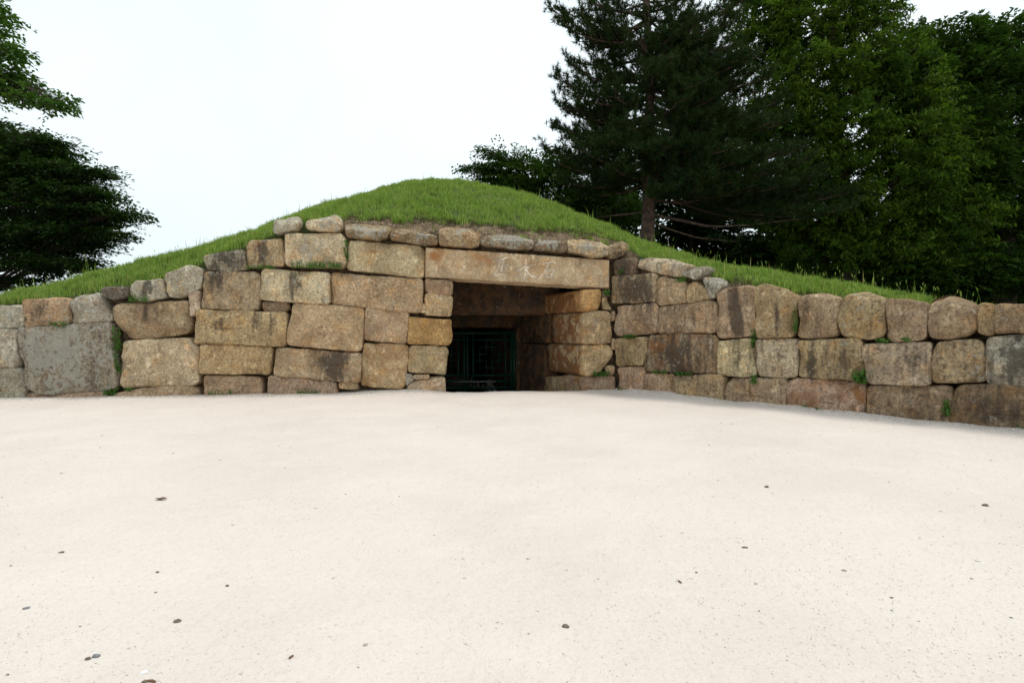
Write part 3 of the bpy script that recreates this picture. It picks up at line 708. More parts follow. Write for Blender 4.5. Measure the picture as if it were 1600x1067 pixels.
WINGS = [
 ([(956,408),(987,402),(991,405),(990,430),(956,431)], 'b', (.1,.5,0), {}),
 ([(992,403),(1000,401),(1043,405),(1075,414),(1064,432),(1035,430),(994,418)], 'l', (.35,.4,0), {'top': (.6,.8)}),
 ([(1066,421),(1101,416),(1096,428),(1087,436),(1066,431)], 'g', (.3,.4,0), {'top': (.5,.8)}),
 ([(1093,433),(1119,435),(1128,446),(1116,460),(1110,467),(1101,449)], 'g', (.3,.3,0), {'top': (.6,.6)}),
 ([(955,432),(1020,427),(1026,431),(1023,472),(953,474),(953,469)], 'm', (.2,.4,.2), {}),
 ([(1027,435),(1035,432),(1069,441),(1071,473),(1029,477),(1024,473)], 'm', (.15,.3,0), {}),
 ([(1072,443),(1084,440),(1103,453),(1109,467),(1072,473)], 'm', (.15,.3,.1), {}),
 ([(961,479),(1023,474),(1026,479),(1026,518),(1020,521),(962,525),(959,515)], 'm', (.1,.3,.3), {}),
 ([(1030,480),(1110,470),(1116,473),(1119,507),(1116,519),(1029,521),(1025,515)], 'm', (.1,.35,.2), {}),
 ([(960,530),(1008,527),(1011,531),(1003,570),(965,572),(961,568)], 'm', (0,.3,.3), {}),
 ([(1013,525),(1061,521),(1116,524),(1120,533),(1118,579),(1116,584),(1004,580),(1003,570)], 'b', (.2,.5,.5), {'bulge': .05}),
 ([(963,575),(1001,573),(1004,578),(1003,613),(965,607)], 'r', (0,.2,.1), {'drop': .15}),
 ([(1005,584),(1049,584),(1051,589),(1050,618),(1004,613)], 'r', (.05,.25,.1), {'drop': .15}),
 ([(1052,588),(1122,585),(1130,591),(1128,626),(1052,619)], 'm', (.1,.3,.1), {'drop': .15}),
 ([(1130,602),(1139,591),(1223,592),(1227,597),(1226,638),(1129,629)], 'm', (.05,.35,.2), {'drop': .15, 'r': .07}),
 ([(1117,460),(1133,451),(1171,446),(1177,453),(1179,515),(1174,525),(1123,528),(1119,521)], 'm', (.05,.2,.3), {'r': .07}),
 ([(1179,451),(1191,444),(1221,451),(1244,464),(1242,486),(1237,524),(1232,527),(1184,528),(1181,521),(1180,492)], 'm', (.05,.2,.3), {'r': .06, 'bulge': .06}),
 ([(1120,533),(1173,529),(1178,536),(1180,584),(1177,588),(1122,587),(1119,581)], 'l', (.25,.3,0), {'r': .05}),
 ([(1183,531),(1242,530),(1245,536),(1243,586),(1240,591),(1186,588),(1182,573)], 'l', (.2,.3,.2), {'r': .05}),
 ([(1247,462),(1281,457),(1308,465),(1312,471),(1307,525),(1267,529),(1247,526),(1246,471)], 'm', (.1,.2,.2), {'r': .07, 'top': (.86,1.2)}),
 ([(1314,468),(1322,460),(1349,457),(1376,465),(1381,471),(1382,520),(1376,528),(1354,530),(1316,525),(1309,495)], 'm', (.2,.3,.2), {'r': .09, 'bulge': .07}),
 ([(1382,471),(1387,466),(1444,472),(1448,476),(1446,522),(1442,530),(1392,534),(1385,528)], 'm', (.05,.25,.2), {'r': .07}),
 ([(1451,472),(1457,465),(1482,460),(1525,477),(1524,514),(1509,526),(1466,530),(1453,528),(1449,517)], 'm', (.05,.25,.2), {'r': .08, 'bulge': .08, 'top': (.68,1.4)}),
 ([(1527,479),(1533,474),(1552,476),(1553,522),(1544,525),(1528,520)], 'b', (.1,.3,.2), {'r': .06}),
 ([(1554,479),(1560,476),(1650,475),(1655,516),(1600,519),(1554,521)], 'b', (.2,.3,.1), {'r': .05}),
 ([(1247,533),(1340,530),(1346,536),(1345,574),(1335,594),(1248,589)], 'm', (.2,.4,.1), {'r': .06}),
 ([(1349,539),(1452,535),(1454,539),(1451,601),(1357,600),(1350,593),(1347,552)], 'l', (.2,.35,.1), {'r': .05}),
 ([(1457,547),(1468,534),(1528,531),(1538,541),(1540,590),(1536,596),(1459,599),(1454,590)], 'm', (.25,.4,.1), {'r': .06}),
 ([(1542,533),(1547,528),(1610,521),(1660,522),(1660,601),(1550,602),(1543,593)], 'g', (.2,.6,.1), {'r': .05}),
 ([(1229,597),(1240,592),(1340,596),(1351,602),(1351,647),(1330,648),(1240,643),(1228,639)], 'r', (.05,.25,.7), {'drop': .15}),
 ([(1355,606),(1360,602),(1482,604),(1486,611),(1479,661),(1403,657),(1357,651),(1354,631)], 'b', (.05,.35,.2), {'drop': .15}),
 ([(1484,631),(1492,609),(1503,602),(1590,602),(1640,606),(1672,640),(1675,684),(1580,675),(1483,663)], 'd', (.05,.4,.2), {'drop': .15, 'r': .07}),
]
for pts, tone, wr, o in WINGS:
    if 'r' in o: o['r'] *= .58
    stone(WING, pts, tone, wing, wear=(wr[0], wr[1] + .12, wr[2]), **o)
# the walls go on past the frame on both sides
for pl, par, rows, us in ((FAC, wall, [(0.0, .62), (.64, 1.28), (1.30, 1.72)], (-6.2, FAC.hit(-34, 550)[0] - .03)), (WING, wing, [(-.1, .55), (.57, 1.12), (1.14, 1.52)], (WING.hit(1672, 550)[0], 9.0))):
    for k, (z0, z1) in enumerate(rows):
        u = us[0] if k else us[0] + 0.0
        while u < us[1] - .25:
            w = min(rng.uniform(.6, 1.15), us[1] - u)
            if us[1] - u - w < .3: w = us[1] - u
            stone(pl, [(u + .01, z0), (u + w - .01, z0 + rng.uniform(-.01, .01)), (u + w - .01, z1 + rng.uniform(-.03, .02)), (u + .01, z1 + rng.uniform(-.03, .02))], random.choice('tmgb'), par,
                  wear=(.2, .35, .2), world=True, drop=.15 if k == 0 else 0)
            u += w

# ---------------------------------------------------------------- green lattice gate
gate = empty('lattice_gate', tuple(GATE.xyz(GATE.hit(727, 560)[0], -0.6)), 'dark green metal lattice gate closing the passage inside the doorway', 'gate')
def crop(x, y): return 690 + x / 8.207, 490 + y / 8.207
def bar(name, x0, y0, x1, y1, parent, th=0.04, off=0.0, mat=None):
    (ua, za), (ub, zb) = GATE.hit(*crop(x0, y0)), GATE.hit(*crop(x1, y1))
    V = np.concatenate([GATE.xyz(np.array([ua, ub, ub, ua]), np.array([zb, zb, za, za]), off + q) for q in (0.0, th)])
    f = np.array([(0, 1, 2, 3), (7, 6, 5, 4), (0, 4, 5, 1), (1, 5, 6, 2), (2, 6, 7, 3), (3, 7, 4, 0)])
    return mesh_obj(name, V, f, mat or M_GREEN, parent, smooth=False)
BOT = 1230
bar('gate_post', 908, 225, 965, BOT, gate, .09, -.02)
bar('gate_post', 618 - 965, 225, 618 - 908, BOT, gate, .09, -.02)
bar('top_rail', 618 - 907, 238, 907, 266, gate, .07, -.012)
for side in (0, 1):
    mxr = (lambda x: x) if side == 0 else (lambda x: 618 - x)
    def sb(n, x0, y0, x1, y1, par, th=.04, off=0.0):
        a, b = mxr(x0), mxr(x1); return bar(n, min(a, b), y0, max(a, b), y1, par, th, off)
    leaf = sb('gate_leaf', 318, 268, 341, BOT, gate, .05)
    leaf['label'] = 'one green lattice leaf of the double gate'
    sb('stile', 880, 268, 904, BOT, leaf, .05); sb('stile', 395, 268, 413, BOT, leaf, .04, .006); sb('stile', 812, 268, 830, BOT, leaf, .04, .006)
    for (a, b) in ((328, 346), (782, 802), (858, 880), (943, 963), (1130, 1150)): sb('rail', 342, a, 879, b, leaf, .04, .003)
    for x in (572, 648):
        sb('lattice_bar', x - 5, 347, x + 7, 521, leaf, .025, .012); sb('lattice_bar', x - 5, 600, x + 7, 781, leaf, .025, .012); sb('lattice_bar', x - 5, 964, x + 7, 1129, leaf, .025, .012)
    for x in (492, 738):
        sb('lattice_bar', x - 6, 430, x + 6, 699, leaf, .025, .016)
    for y in (520, 603):
        sb('lattice_bar', 414, y - 5, 577, y + 6, leaf, .025, .020); sb('lattice_bar', 649, y - 5, 811, y + 6, leaf, .025, .020)
    for y in (428, 697):
        sb('lattice_bar', 486, y - 6, 744, y + 5, leaf, .025, .024)
bar('bolt', 160, 866, 690, 876, gate, .02, -.03, M_STEEL)

# ---------------------------------------------------------------- grass
def blades(base, height, lean, width, yawv, nseg=2):
    """vectorised bent grass blades -> verts, tris"""
    n = len(base); d = np.stack([np.cos(yawv), np.sin(yawv), 0 * yawv], -1)
    s = np.stack([-np.sin(yawv), np.cos(yawv), 0 * yawv], -1) * (width / 2)[:, None]
    m = base + d * (lean * 0.35 * height)[:, None]; m[:, 2] += height * 0.6
    t = base + d * (lean * height)[:, None]; t[:, 2] += height * np.sqrt(np.clip(1.05 - lean ** 2 * .6, .2, 1))
    V = np.stack([base - s, base + s, m + s * .75, m - s * .75, t], 1).reshape(-1, 3)
    o = 5 * np.arange(n)[:, None]
    T = np.concatenate([o + np.array([0, 1, 2]), o + np.array([0, 2, 3]), o + np.array([3, 2, 4])])
    return V, T
def sample_mound(n, plo, phi, tlo, thi):
    p = rng.uniform(plo, phi, n); t = rng.uniform(tlo, thi, n)
    x, y, z, sy = mound_pt(p, t)
    # area weighting ~ depth span of the column
    w = wall_depth(p) * np.where(t <= 1, (d_crest(p) - BACK), 1.0); w /= w.max()
    keep = rng.uniform(0, 1, n) < w
    return [a[keep] for a in (p, t, x, y, z, sy)]
def grass_field():
    Vs, Ts, o = [], [], 0
    for n, lo, hi in ((480000, 0.0, 1.0), (80000, 1.0, 1.9)):
        p, t, x, y, z, sy = sample_mound(n, -160, 1560, lo, hi)
        P = np.stack([x, y, z], -1)
        so = soil_mask(p, sy) + 0.55 * vnoise(P * 4.5) + 0.25 * vnoise(P * 13)
        cl = vnoise(P * 2.6) * .45 + vnoise(P * 7) * .55
        keep = (so < 0.62) & (rng.uniform(0, 1, len(p)) < 0.50 + .6 * cl)
        P, cl, p, so = P[keep], cl[keep], p[keep], so[keep]
        n2 = len(P); h = (0.070 + 0.08 * rng.random(n2) + 0.10 * cl) * np.where(p < 540, 1.15, 1.0)
        tall = rng.random(n2) < 0.0025; h = np.where(tall, h * rng.uniform(1.8, 2.8, n2), h)
        lean = np.abs(rng.normal(0.35, 0.28, n2)).clip(0, 1.1); lean = np.where(tall, lean * .5, lean)
        yaw = np.where(rng.random(n2) < .45, rng.normal(-1.57, .8, n2), rng.uniform(0, 6.283, n2))
        P[:, 2] -= 0.015
        V, T = blades(P, np.maximum(h, .04), lean, rng.uniform(.008, .017, n2), yaw)
        Vs.append(V); Ts.append(T + o); o += len(V)
    return np.concatenate(Vs), np.concatenate(Ts)
V, T = grass_field()
print('grass blades', len(V) // 5)
tag(mesh_obj('grass', V, T, M_GRASS, origin=(0, 12, 2)), 'short green grass covering the mound', 'grass', None, 'stuff')
# dead thatch and roots along the bare lip
p, t, x, y, z, sy = sample_mound(60000, 515, 1300, 0.0, 0.5)
P = np.stack([x, y, z], -1); so = soil_mask(p, sy); sc = vnoise(P * 5) * .5 + .5
keep = (so > .25) & (rng.random(len(p)) < np.where(so < .9, .75, .30) * (0.25 + sc))
P = P[keep]; n2 = len(P); P[:, 2] -= .01
V, T = blades(P, rng.uniform(.03, .10, n2), rng.uniform(.3, 1.1, n2), rng.uniform(.005, .010, n2), rng.normal(-1.57, 1.0, n2))
tag(mesh_obj('dry_grass', V, T, M_DRY, origin=(0, 11, 2)), 'withered brown grass along the bare soil above the capstones', 'dry grass', None, 'stuff')
# tall seed stalks on the skyline above the wing wall and along the left slope
sp_ = np.concatenate([rng.uniform(1180, 1460, 46), rng.uniform(950, 1180, 16), rng.uniform(180, 560, 16), rng.uniform(1460, 1540, 12)])
st_ = 1 + rng.uniform(-.15, .5, len(sp_)); x, y, z, _ = mound_pt(sp_, st_)
P = np.stack([x, y, z - .02], -1); n2 = len(P); hh = rng.uniform(.16, .36, n2) * np.where(sp_ < 600, .75, 1); yw = rng.uniform(0, 6.28, n2)
V1, T1 = blades(P, hh, rng.uniform(.05, .45, n2), np.full(n2, .005), yw)
tips = V1.reshape(-1, 5, 3)[:, 4]
V2, T2 = blades(tips - np.array([0, 0, .01]), np.full(n2, .05), rng.uniform(.2, .9, n2), np.full(n2, .012), yw)
V3, T3 = blades(tips - np.array([0, 0, .035]), np.full(n2, .05), rng.uniform(.2, .9, n2), np.full(n2, .010), yw + 1.6)
tag(mesh_obj('seed_stalks', np.concatenate([V1, V2, V3]), np.concatenate([T1, T2 + len(V1), T3 + len(V1) + len(V2)]), M_GRASS, origin=(5, 10, 1.5)),
    'thin tall grass stalks with seed heads on the mound edge', 'grass', None, 'stuff')

# ---------------------------------------------------------------- trees
def norm(a): return a / np.maximum(np.linalg.norm(a, axis=-1, keepdims=True), 1e-9)
def leaf_quads(C, ax, nr, L, Wd):
    ax = norm(ax); sd2 = norm(np.cross(nr, ax)); up = norm(np.cross(ax, sd2))
    L, Wd = L[:, None], Wd[:, None]
    b = C - ax * L * .5; t = C + ax * L * .5 - up * L * .12
    l_ = C + sd2 * Wd * .5 + up * Wd * .16 - ax * L * .05; r_ = C - sd2 * Wd * .5 + up * Wd * .16 - ax * L * .05
    V = np.stack([b, r_, t, l_], 1).reshape(-1, 3); o = 4 * np.arange(len(C))[:, None]
    return V, np.concatenate([o + np.array([0, 1, 2]), o + np.array([0, 2, 3])])
def tube(pts, rad, sides=6, wig=0.0):
    pts = np.array(pts, float); n = len(pts); rad = np.array(rad, float)
    tg = norm(np.gradient(pts, axis=0)); ref = np.array([0.31, 0.93, 0.2])
    a = norm(np.cross(tg, ref)); b = np.cross(tg, a)
    th = np.linspace(0, 2 * math.pi, sides, endpoint=False)
    ring = a[:, None, :] * np.cos(th)[None, :, None] + b[:, None, :] * np.sin(th)[None, :, None]
    rr = rad[:, None] * np.ones((1, sides))
    V = pts[:, None, :] + ring * rr[:, :, None]
    if wig: V = V + (ring * (wig * vnoise((V * 2.2).reshape(-1, 3)).reshape(n, sides) * rr)[:, :, None])
    i = np.arange(n * sides).reshape(n, sides)
    q = np.stack([i[:-1], np.roll(i[:-1], -1, 1), np.roll(i[1:], -1, 1), i[1:]], -1).reshape(-1, 4)
    return V.reshape(-1, 3), q
class Bag:
    def __init__(s): s.V, s.F, s.o = [], [], 0
    def add(s, V, Fq): s.V.append(V); s.F.append(Fq + s.o); s.o += len(V)
    def get(s): return np.concatenate(s.V), np.concatenate(s.F)
def bez(a, b, c, n): t = np.linspace(0, 1, n)[:, None]; return (1 - t) ** 2 * a + 2 * t * (1 - t) * b + t * t * c

def broadleaf(name, label, trunk, tr, lobes, leafL, leafW, mat, density, flat=0.35, sprayL=(0.5, 1.0), nleaf=16, group=None, whorl=False, droop=.15, bark=None, gap=0.0, twigs=0.12, limb=.38, bough=.035, rise=.45):
    """trunk: polyline world; lobes: (px,py,Y,rpx,rpy,ry) foliage masses in photo scale at depth Y"""
    root = empty(name, tuple(trunk[0]), label, 'tree', group)
    trunk = np.array(trunk, float)
    wood = Bag(); leaves = Bag()
    tt = np.linspace(0, 1, len(trunk)); q = np.linspace(0, 1, 16)
    tp = np.stack([np.interp(q, tt, trunk[:, i]) for i in range(3)], -1)
    tp[:, :2] += 0.10 * tr / .2 * np.stack([vnoise(np.stack([q * 4 + 3, 0 * q, 0 * q], -1)), vnoise(np.stack([q * 4 + 9, 0 * q + 5, 0 * q], -1))], -1) * q[:, None]
    wood.add(*tube(tp, tr * (1.25 - q * 1.0) + .25 * tr * np.exp(-q * 14), 9, .25))
    C_, A_l, N_l, L_l = [], [], [], []
    for (px, py, Y, rpx, rpy, ry) in lobes:
        c = unproj(px, py, Y); rad = np.array([rpx * Y / F, ry, rpy * Y / F])
        i0 = np.argmin(np.abs(tp[:, 2] - (c[2] - rise * np.hypot(c[0] - tp[-1, 0], c[1] - tp[-1, 1]))).clip(0)); i0 = int(np.clip(i0, 3, 14))
        s0 = tp[i0]; md = (s0 + c) / 2 + np.array([0, 0, 0.12 * np.linalg.norm(c - s0)])
        lb = bez(s0, md, c, 9); wood.add(*tube(lb, np.linspace(tr * limb, .02, 9), 6, .2))
        ns = int(density * (rad[0] * rad[2] + rad[0] * ry + ry * rad[2]))
        dv = norm(rng.normal(size=(ns, 3))); rr = rng.random(ns) ** 0.42
        bump_ = 1 + 0.28 * vnoise(dv * 2.7 + c) + .12 * vnoise(dv * 6 + c)
        Pp = c + dv * rr[:, None] * rad * bump_[:, None]
        if gap:                                        # holes between clumps
            kp = fbm(Pp * (1.1 / max(rad.min(), .8)) * 1.6 + 3.3, 2) > -1 + gap * 1.2
            Pp, dv = Pp[kp], dv[kp]; ns = len(Pp)
        out = norm(dv * rad / rad.max() + 0.7 * norm(c - tp[i0]) + rng.normal(0, .25, (ns, 3)))
        out[:, 2] = out[:, 2] * flat + rng.normal(0, .10, ns); out = norm(out)
        SL = rng.uniform(*sprayL, ns)
        up = norm(np.array([0, 0, 1.0]) + rng.normal(0, .28, (ns, 3)) + .35 * dv * (1 - flat))
        side = norm(np.cross(out, up)); up = np.cross(side, out)
        k = nleaf
        tpar = (np.arange(k) + .6) / k; sgn = np.where(np.arange(k) % 2 == 0, 1.0, -1.0)
        tj = np.clip(tpar[None, :] + rng.normal(0, .04, (ns, k)), 0, 1.05)
        wid = (0.30 if not whorl else .16) * np.sin(np.clip(tpar * 2.6 + .35, 0, 3.14))
        lat = sgn[None, :] * wid[None, :] * rng.uniform(.3, 1.1, (ns, k))
        pos = Pp[:, None, :] + out[:, None, :] * (tj * SL[:, None])[:, :, None] + side[:, None, :] * (lat * SL[:, None])[:, :, None]
        pos[:, :, 2] -= droop * tj ** 2 * SL[:, None]
        pos += rng.normal(0, .03 if not whorl else .05, pos.shape)
        ax = out[:, None, :] * .75 + side[:, None, :] * (sgn[None, :, None]) * .8 + rng.normal(0, .3, pos.shape)
        if whorl: ax = out[:, None, :] * .3 + rng.normal(0, .55, pos.shape) + side[:, None, :] * sgn[None, :, None] * .6; ax[:, :, 2] -= .15
        nr = up[:, None, :] + rng.normal(0, .30 if not whorl else .5, pos.shape)
        C_.append(pos.reshape(-1, 3)); A_l.append(ax.reshape(-1, 3)); N_l.append(nr.reshape(-1, 3))
        # boughs and twigs
        nb = min(ns, 14)
        for j in rng.choice(ns, nb, replace=False):
            e = Pp[j]; st = lb[rng.integers(4, 9)]
            wood.add(*tube(bez(st, (st + e) / 2 + np.array([0, 0, .15]), e, 5), np.linspace(bough, .3 * bough, 5), 4))
        for j in rng.choice(ns, int(ns * twigs), replace=False):
            wood.add(*tube(np.stack([Pp[j] - out[j] * SL[j] * .5, Pp[j], Pp[j] + out[j] * SL[j] * .8 - np.array([0, 0, droop * .6 * SL[j]])]), [.012, .009, .004], 3))
    C_, A_l, N_l = np.concatenate(C_), np.concatenate(A_l), np.concatenate(N_l)
    n = len(C_); L = leafL * rng.uniform(.65, 1.25, n); Wd = leafW * rng.uniform(.7, 1.2, n)
    V, T = leaf_quads(C_, A_l, N_l, L, Wd)
    V2, F2 = wood.get()
    mesh_obj('trunk', V2, F2, bark or M_BARK, root)
    mesh_obj('crown', V, T, mat, root, smooth=False)
    print(name, 'leaves', n)
    return root

# zelkova on the left slope
broadleaf('zelkova_tree', 'dark layered broadleaf tree spreading behind the low end of the grass bank',
          [unproj(-60, 560, 17), unproj(-55, 430, 17), unproj(-40, 300, 17), unproj(-50, 170, 17)], .32,
          [(-90, 300, 17.5, 110, 110, 2.4), (10, 330, 17.4, 80, 90, 1.6)] +
          [l for (ly, tip, dy) in ((208, 96, 17.2), (224, 128, 16.6), (246, 136, 17), (268, 194, 16.4), (292, 184, 17), (304, 205, 16.2), (334, 238, 16.4), (352, 190, 17), (366, 215, 16.2), (386, 172, 16.7), (412, 170, 16.3), (436, 90, 16.8))
           for l in ((tip - 135, ly + 2, dy + .4, 75, 15, 1.5), (tip - 82, ly, dy, 40, 8, .9), (tip - 46, ly - 1 + (dy * 37 % 7) - 3, dy, 22, 3.5, .45))],
          .14, .07, M_ZELK, 95, flat=.16, sprayL=(.25, 1.05), nleaf=16, gap=.55, bough=.02, limb=.2)
# nearer branches reaching in at the upper left
broadleaf('overhanging_tree', 'broadleaf tree with brighter leafy branches overhanging above the dark layered tree',
          [unproj(-330, 560, 12), unproj(-320, 330, 12), unproj(-280, 60, 12), unproj(-250, -150, 12)], .28,
          [(-26, 12, 11.5, 26, 13, .6), (-14, 40, 11.3, 16, 8, .5), (-14, 72, 11.2, 28, 15, .8), (12, 84, 11.2, 16, 8, .4), (-4, 112, 11.2, 30, 13, .8), (34, 132, 11.2, 22, 9, .5), (62, 147, 11.2, 20, 8, .4), (88, 160, 11.2, 16, 8, .3),
           (-85, 100, 11.6, 55, 40, 1.2), (-50, 130, 11.3, 50, 16, .9), (95, 172, 11.2, 14, 5, .3), (45, 160, 11.2, 24, 7, .4), (-10, 132, 11.2, 40, 14, .7), (-105, 10, 11.8, 65, 55, 1.4), (-200, 0, 12, 110, 110, 1.9), (-180, 200, 12, 90, 60, 1.5)],
          .115, .06, M_NEAR, 120, flat=.3, sprayL=(.25, .5), nleaf=12, twigs=.25, limb=.03, gap=.45, bough=.008, rise=-.25)
# small maple-like tree between mound and pine
broadleaf('maple_tree', 'low feathery broadleaf tree peeking over the mound beside the pine',
          [unproj(850, 470, 25), unproj(845, 350, 25), unproj(840, 290, 25)], .16,
          [(830, 285, 25, 70, 26, 1.6), (775, 270, 25, 34, 14, 1.0), (742, 265, 25, 18, 5, .5), (766, 240, 25, 16, 7, .5), (800, 250, 25, 24, 10, .8), (865, 262, 25.5, 44, 20, 1.2), (880, 315, 25, 60, 30, 1.6), (800, 300, 24.5, 46, 18, 1.1), (940, 330, 25.5, 60, 30, 1.5)],
          .17, .085, M_RIGHT, 70, flat=.25, sprayL=(.4, .9), nleaf=15)
# chestnut
broadleaf('chestnut_tree', 'tall chestnut tree with bright yellow-green leaf tufts behind the pine',
          [unproj(1330, 560, 23), unproj(1325, 400, 23), unproj(1310, 200, 23), unproj(1300, 20, 23)], .38,
          [(1200, 50, 23.5, 55, 50, 1.8), (1270, 45, 23, 70, 50, 2.0), (1345, 30, 23, 60, 36, 1.8), (1260, 130, 22.5, 80, 45, 2.0), (1345, 110, 22.5, 70, 45, 2.0), (1400, 140, 22.3, 60, 45, 1.8), (1440, 190, 22, 50, 45, 1.6),
           (1215, 190, 22.8, 60, 50, 1.6), (1310, 200, 22, 80, 45, 2.0), (1390, 230, 21.8, 75, 45, 2.0), (1440, 270, 21.8, 55, 45, 1.6), (1290, 280, 22.3, 80, 45, 1.8), (1370, 310, 21.8, 80, 45, 1.9), (1440, 340, 22, 60, 40, 1.6),
           (1270, 350, 23, 70, 40, 1.6), (1370, 390, 22.3, 90, 36, 1.8), (1170, -40, 24, 60, 50, 1.8), (1310, -50, 23.5, 110, 50, 2.2), (1475, 250, 22.5, 55, 60, 1.6), (1480, 330, 22.2, 60, 55, 1.7), (1450, 400, 22, 70, 40, 1.6), (1300, 400, 22.5, 80, 36, 1.6), (1210, 300, 24, 60, 50, 1.6), (1400, 80, 23.5, 50, 30, 1.5)],
          .27, .072, M_CHEST, 78, flat=.5, sprayL=(.35, .7), nleaf=15, whorl=True, droop=.25, gap=.70)
# right-hand broadleaf
broadleaf('oak_tree', 'dense dark green tree with a rounded top beyond the end of the wing wall',
          [unproj(1570, 560, 24), unproj(1570, 380, 24), unproj(1560, 200, 24), unproj(1550, 60, 24)], .36,
          [(1430, 84, 25, 42, 30, 1.6), (1480, 84, 24, 60, 38, 2.0), (1540, 80, 24, 55, 34, 2.0), (1590, 88, 24, 40, 40, 1.8), (1500, 130, 23.5, 70, 45, 2.0), (1580, 140, 23.5, 70, 45, 2.0), (1545, 210, 23.5, 80, 50, 2.2), (1630, 220, 23.5, 80, 80, 2.2),
           (1520, 290, 23.8, 70, 50, 2.0), (1600, 320, 23.5, 80, 60, 2.2), (1520, 370, 24, 80, 50, 2.0), (1700, 160, 24, 80, 80, 2.4), (1690, 330, 24, 80, 100, 2.4), (1588, 38, 24, 9, 12, .4), (1560, 425, 22.5, 80, 34, 1.6), (1490, 430, 22.5, 60, 30, 1.5), (1640, 430, 22.5, 70, 36, 1.6), (1400, 430, 22.5, 60, 26, 1.4), (1470, 130, 23, 55, 50, 1.7), (1500, 200, 22.8, 55, 50, 1.7), (1550, 110, 22.8, 60, 40, 1.7), (1520, 270, 22.6, 60, 50, 1.7)],
          .22, .10, M_RIGHT, 62, flat=.35, sprayL=(.4, .8), nleaf=16, gap=.60)
# dark wood behind
for k, (px, top, Yd, w) in enumerate([(965, 290, 31, 90), (1080, 270, 33, 110), (1190, 320, 31, 90), (1290, 330, 32, 100), (1400, 340, 31, 100), (1500, 330, 32, 110), (1620, 340, 31, 110)]):
    lob = []
    for j in range(7):
        lob.append((px + rng.uniform(-.7, .7) * w, top + 25 + j * 24 + rng.uniform(-8, 8), Yd + rng.uniform(-1, 1), w * rng.uniform(.5, .75), rng.uniform(20, 30), 2.0))
    broadleaf('woodland_tree', ['shaded woodland tree seen behind the pine trunk', 'shaded woodland tree behind the right boughs of the pine', 'shaded woodland tree between the pine and the chestnut tree',
              'shaded woodland tree under the near edge of the chestnut crown', 'shaded woodland tree under the middle of the chestnut crown', 'shaded woodland tree between the chestnut and the rounded oak',
              'shaded woodland tree below the rounded oak crown'][k],
              [unproj(px, 530, Yd), unproj(px + 3, 420, Yd), unproj(px - 4, top + 40, Yd)], .22, lob, .27, .13, M_DARKL, 26, flat=.3, sprayL=(.5, 1.0), nleaf=15, group='dark trees of the wood behind the wing wall', gap=.25, twigs=0)

# thicket closing the wood near the ground
def thicket():
    n = 62000
    px = rng.uniform(870, 1760, n); Y = rng.uniform(34, 38, n); hgt = np.interp(px, [870, 960, 1100, 1180, 1300], [330, 318, 335, 365, 372]) + 20 * vnoise(np.stack([px / 45, 0 * px, 0 * px], -1)) + 12 * vnoise(np.stack([px / 15, 0 * px + 4, 0 * px], -1))
    py = hgt + rng.random(n) ** .8 * (500 - hgt)
    P = np.stack([(px - CX) / F * Y, Y, EYE + (HZ - py) / F * Y], -1)
    V, T = leaf_quads(P, rng.normal(size=(n, 3)), rng.normal(0, .5, (n, 3)) + np.array([0, -.3, .8]), rng.uniform(.25, .45, n), rng.uniform(.15, .25, n))
    tag(mesh_obj('undergrowth', V, T, M_DARKL, smooth=False), 'dark leafy undergrowth massed under the trees of the wood', 'undergrowth', None, 'stuff')
thicket()

